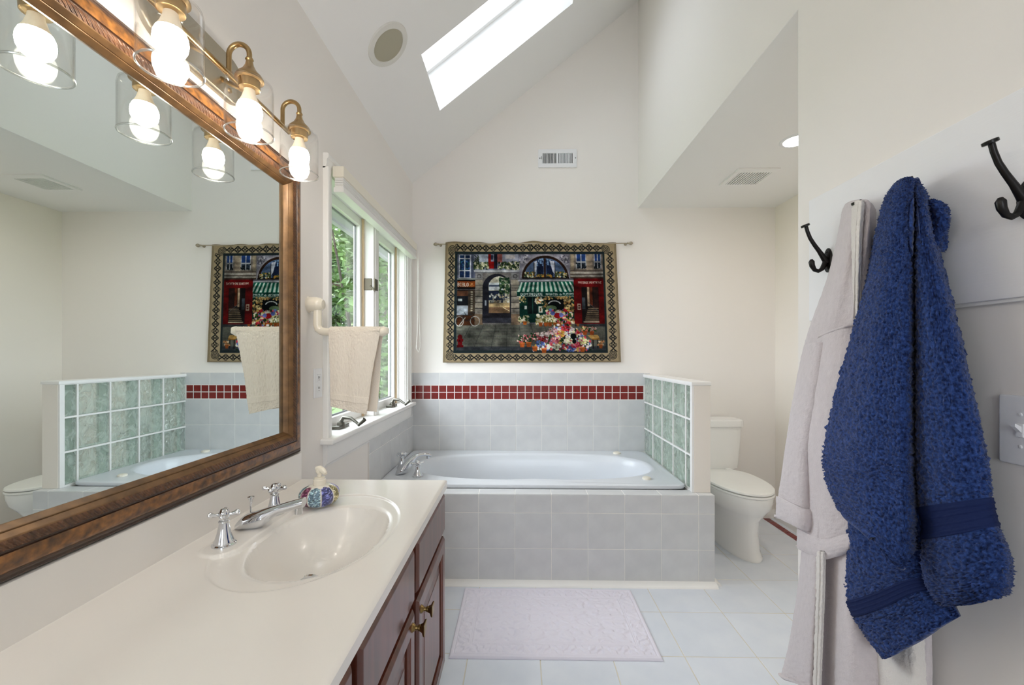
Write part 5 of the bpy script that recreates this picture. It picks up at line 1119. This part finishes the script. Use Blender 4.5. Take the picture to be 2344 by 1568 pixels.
    for a in ((380, 930, 420, 1000), (420, 1000, 500, 960), (400, 900, 430, 940), (380, 930, 480, 930), (400, 930, 345, 1045), (460, 900, 522, 998), (480, 890, 520, 900)): line(*a, 6, (60, 62, 66))
    line(345, 1045, 410, 960, 7, (196, 196, 190))
    ell(355, 1180, 26, 30, (116, 22, 28), 7); rect(332, 1180, 380, 1285, (120, 22, 30), 7); rect(322, 1200, 394, 1228, (128, 26, 34), 7); rect(322, 1270, 396, 1296, (104, 20, 28), 7); ell(352, 1220, 10, 12, (84, 14, 22), 4)
    # foreground flower stall
    hp = lambda x, y: y > 1330 - 1.05 * (x - 1150) * (x < 1450) * .95 - (x >= 1450) * (300 - max(0, x - 1600) * .9) and y > 1040
    dots(1180, 1040, 1820, 1332, 640, fl, 8, 20, hp)
    for cx, cy, c in ((1290, 1200, (150, 46, 56)), (1420, 1215, (190, 120, 130)), (1255, 1255, (110, 130, 180)), (1575, 1230, (228, 224, 196)), (1590, 1150, (226, 224, 204)), (1740, 1220, (220, 212, 160)), (1550, 1080, (176, 60, 72)), (1480, 1140, (206, 168, 90)), (1400, 1110, (206, 176, 180)), (1600, 1310, (96, 116, 168)), (1655, 1275, (190, 80, 100)), (1440, 1290, (222, 216, 190)), (1310, 1150, (206, 190, 186))):
        for _ in range(34):
            a, r = rs.uniform(0, 2 * PI), rs.uniform(0, 1) ** .5 * 52; cc = np.clip(np.array(c) + rs.randn() * 26, 10, 240)
            ell(cx + r * math.cos(a), cy + r * .72 * math.sin(a), rs.uniform(6, 13), rs.uniform(5, 11), cc, 8)
    ell(1632, 1172, 34, 34, (24, 28, 30), 5); ell(1640, 1230, 24, 26, (28, 34, 34), 5)
    for x, y in ((1055, 1190), (1130, 1190), (1190, 1165)):
        dots(x - 48, y - 30, x + 48, y + 50, 44, [(60, 92, 56), (44, 70, 46), (200, 110, 120), (214, 190, 180)], 6, 14)
    for x, y in ((1056, 1245), (1130, 1240), (1198, 1290), (1300, 1310), (1730, 1300)): poly([(x - 30, y), (x + 30, y), (x + 21, y + 52), (x - 21, y + 52)], (176, 104, 56), 9); rect(x - 32, y - 4, x + 32, y + 9, (196, 124, 74), 6)
    dots(1720, 1060, 1800, 1120, 50, [(190, 90, 90), (60, 92, 56), (214, 196, 150), (206, 110, 100)], 6, 13); dots(1800, 1070, 1885, 1120, 50, [(200, 150, 140), (60, 92, 56), (214, 206, 190)], 6, 13)
    for x in (1762, 1840): poly([(x - 26, 1115), (x + 26, 1115), (x + 19, 1158), (x - 19, 1158)], (166, 92, 50), 8)
    poly([(1790, 1160), (1905, 1155), (1925, 1195), (1830, 1200)], (206, 172, 112), 8); rect(1838, 1198, 1925, 1212, (168, 124, 66), 6)
    for x in (1845, 1895): rect(x, 1212, x + 12, 1310, (50, 46, 44), 5)
    dots(1905, 1225, 1975, 1275, 30, [(196, 150, 110), (110, 96, 70), (206, 186, 160)], 6, 12); poly([(1912, 1268), (1958, 1268), (1950, 1310), (1920, 1310)], (150, 92, 52), 8)
    # weave
    def blotch(n, m):
        q = rs.randn(n + 3, m + 3); yi, xi = np.arange(TH) / TH * n, np.arange(TW) / TW * m; a, b = yi.astype(int), xi.astype(int); fy, fx = (yi - a)[:, None], (xi - b)[None, :]
        g = lambda i, j: q[np.ix_(a + i, b + j)]
        return (g(0, 0) * (1 - fy) + g(1, 0) * fy) * (1 - fx) + (g(0, 1) * (1 - fy) + g(1, 1) * fy) * fx
    inner = ((X > sx0) & (X < sx1) & (Y > sy0) & (Y < sy1))[..., None]
    img *= 1 + inner * np.clip(0.10 * blotch(14, 20) + 0.12 * blotch(50, 40) + 0.05 * blotch(110, 160), -.4, .4)[..., None]
    img += rs.randn(TH, TW, 1) * 4
    img = img.reshape(TH // 2, 2, TW // 2, 2, 3).mean((1, 3)); img = 255 * (np.clip(img, 0, 255) / 255) ** 1.35 * 0.86; return np.clip(img, 0, 255)
def tapestry_mesh():
    im = make_print(); h, w = im.shape[:2]
    U, V = np.meshgrid((np.arange(w)) / (w - 1), (np.arange(h)) / (h - 1))
    tl, tr, blp, brp = (onY(1020, 556, YB - .02), onY(1410, 556, YB - .02), onY(1014, 830, YB - .02), onY(1421.5, 829, YB - .02))
    tl, tr, blp, brp = map(np.array, (tl, tr, blp, brp))
    g = (tl * (1 - U[..., None]) + tr * U[..., None]) * (1 - V[..., None]) + (blp * (1 - U[..., None]) + brp * U[..., None]) * V[..., None]
    g[..., 2] += (0.008 * np.exp(-((U - .10) / .08) ** 2) + 0.012 * np.exp(-((U - .53) / .09) ** 2) + 0.004 * np.sin(U * 40)) * np.clip(1 - V / .06, 0, 1)
    g[..., 1] -= 0.004 + 0.004 * np.sin(U * 11 + 1) * (0.4 + .6 * V) + 0.003 * np.sin(U * 23) * (1 - V)
    v, f = cloth_geom(g, 0.0, 0.003, 0, (0, -1, 0)) if False else grid_geom(g)
    bk = g.copy(); bk[..., 1] += 0.004; v2, f2 = grid_geom(bk); o = len(v); f = f + [tuple(i + o for i in q[::-1]) for q in f2]; v = v + v2
    rim = [j for j in range(w)] + [i * w + w - 1 for i in range(1, h)] + [(h - 1) * w + j for j in range(w - 2, -1, -1)] + [i * w for i in range(h - 2, 0, -1)]
    for k in range(len(rim)): a, b = rim[k], rim[(k + 1) % len(rim)]; f.append((a, a + o, b + o, b))
    me = bpy.data.meshes.new('woven_panel'); me.from_pydata(v, [], f); me.shade_smooth()
    c = im / 255.0; c = np.where(c <= .04045, c / 12.92, ((c + .055) / 1.055) ** 2.4).reshape(-1, 3); tan = np.tile(np.array(lin((176, 162, 138))), (len(c), 1))
    col = np.concatenate([np.concatenate([c, tan]), np.ones((2 * len(c), 1))], 1)
    at = me.color_attributes.new('print', 'FLOAT_COLOR', 'POINT'); at.data.foreach_set('color', col.astype(np.float32).ravel()); return me
M['weave'] = attr_mat('woven_tapestry', 0.95, bump=0.15, bscale=700, spec=0.05)
tp = thing('wall_tapestry', (0.09, YB, 1.22), 'woven wall tapestry picturing a flower shop with green awning on a stone street', 'tapestry')
obj('woven_panel', tapestry_mesh(), 'weave', tp)
rd = thing('tapestry_rod', (0.1, YB, 2.155), 'thin silver rod with finials holding the tapestry', 'rod')
ra_, rb_ = onY(1000, 558, YB - .02), onY(1441, 558, YB - .02)
ry = YB - 0.021; rz = (ra_[2] + rb_[2]) / 2
obj('rod', tube([(ra_[0], ry, rz), (rb_[0], ry, rz)], 0.0045, 10), 'nickel', rd)
for x, s in ((ra_[0], -1), (rb_[0], 1)):
    obj('finial', lathe([(0.004, -0.02), (0.008, -0.016), (0.005, -0.010), (0.007, -0.006), (0.013, 0.004), (0.014, 0.012), (0.010, 0.020), (0.004, 0.026), (0.0, 0.028)], (x, ry, rz), 16, 'X', None if s > 0 else Matrix.Rotation(PI, 3, 'Z')), 'nickel', rd)
    obj('bracket', tube([(x - s * 0.028, YB - 0.0005, rz - 0.004), (x - s * 0.028, ry + 0.002, rz - 0.003)], [0.011, 0.007], 12), 'nickel', rd)

for o in bpy.data.objects:
    if '_o' in o: del o['_o']
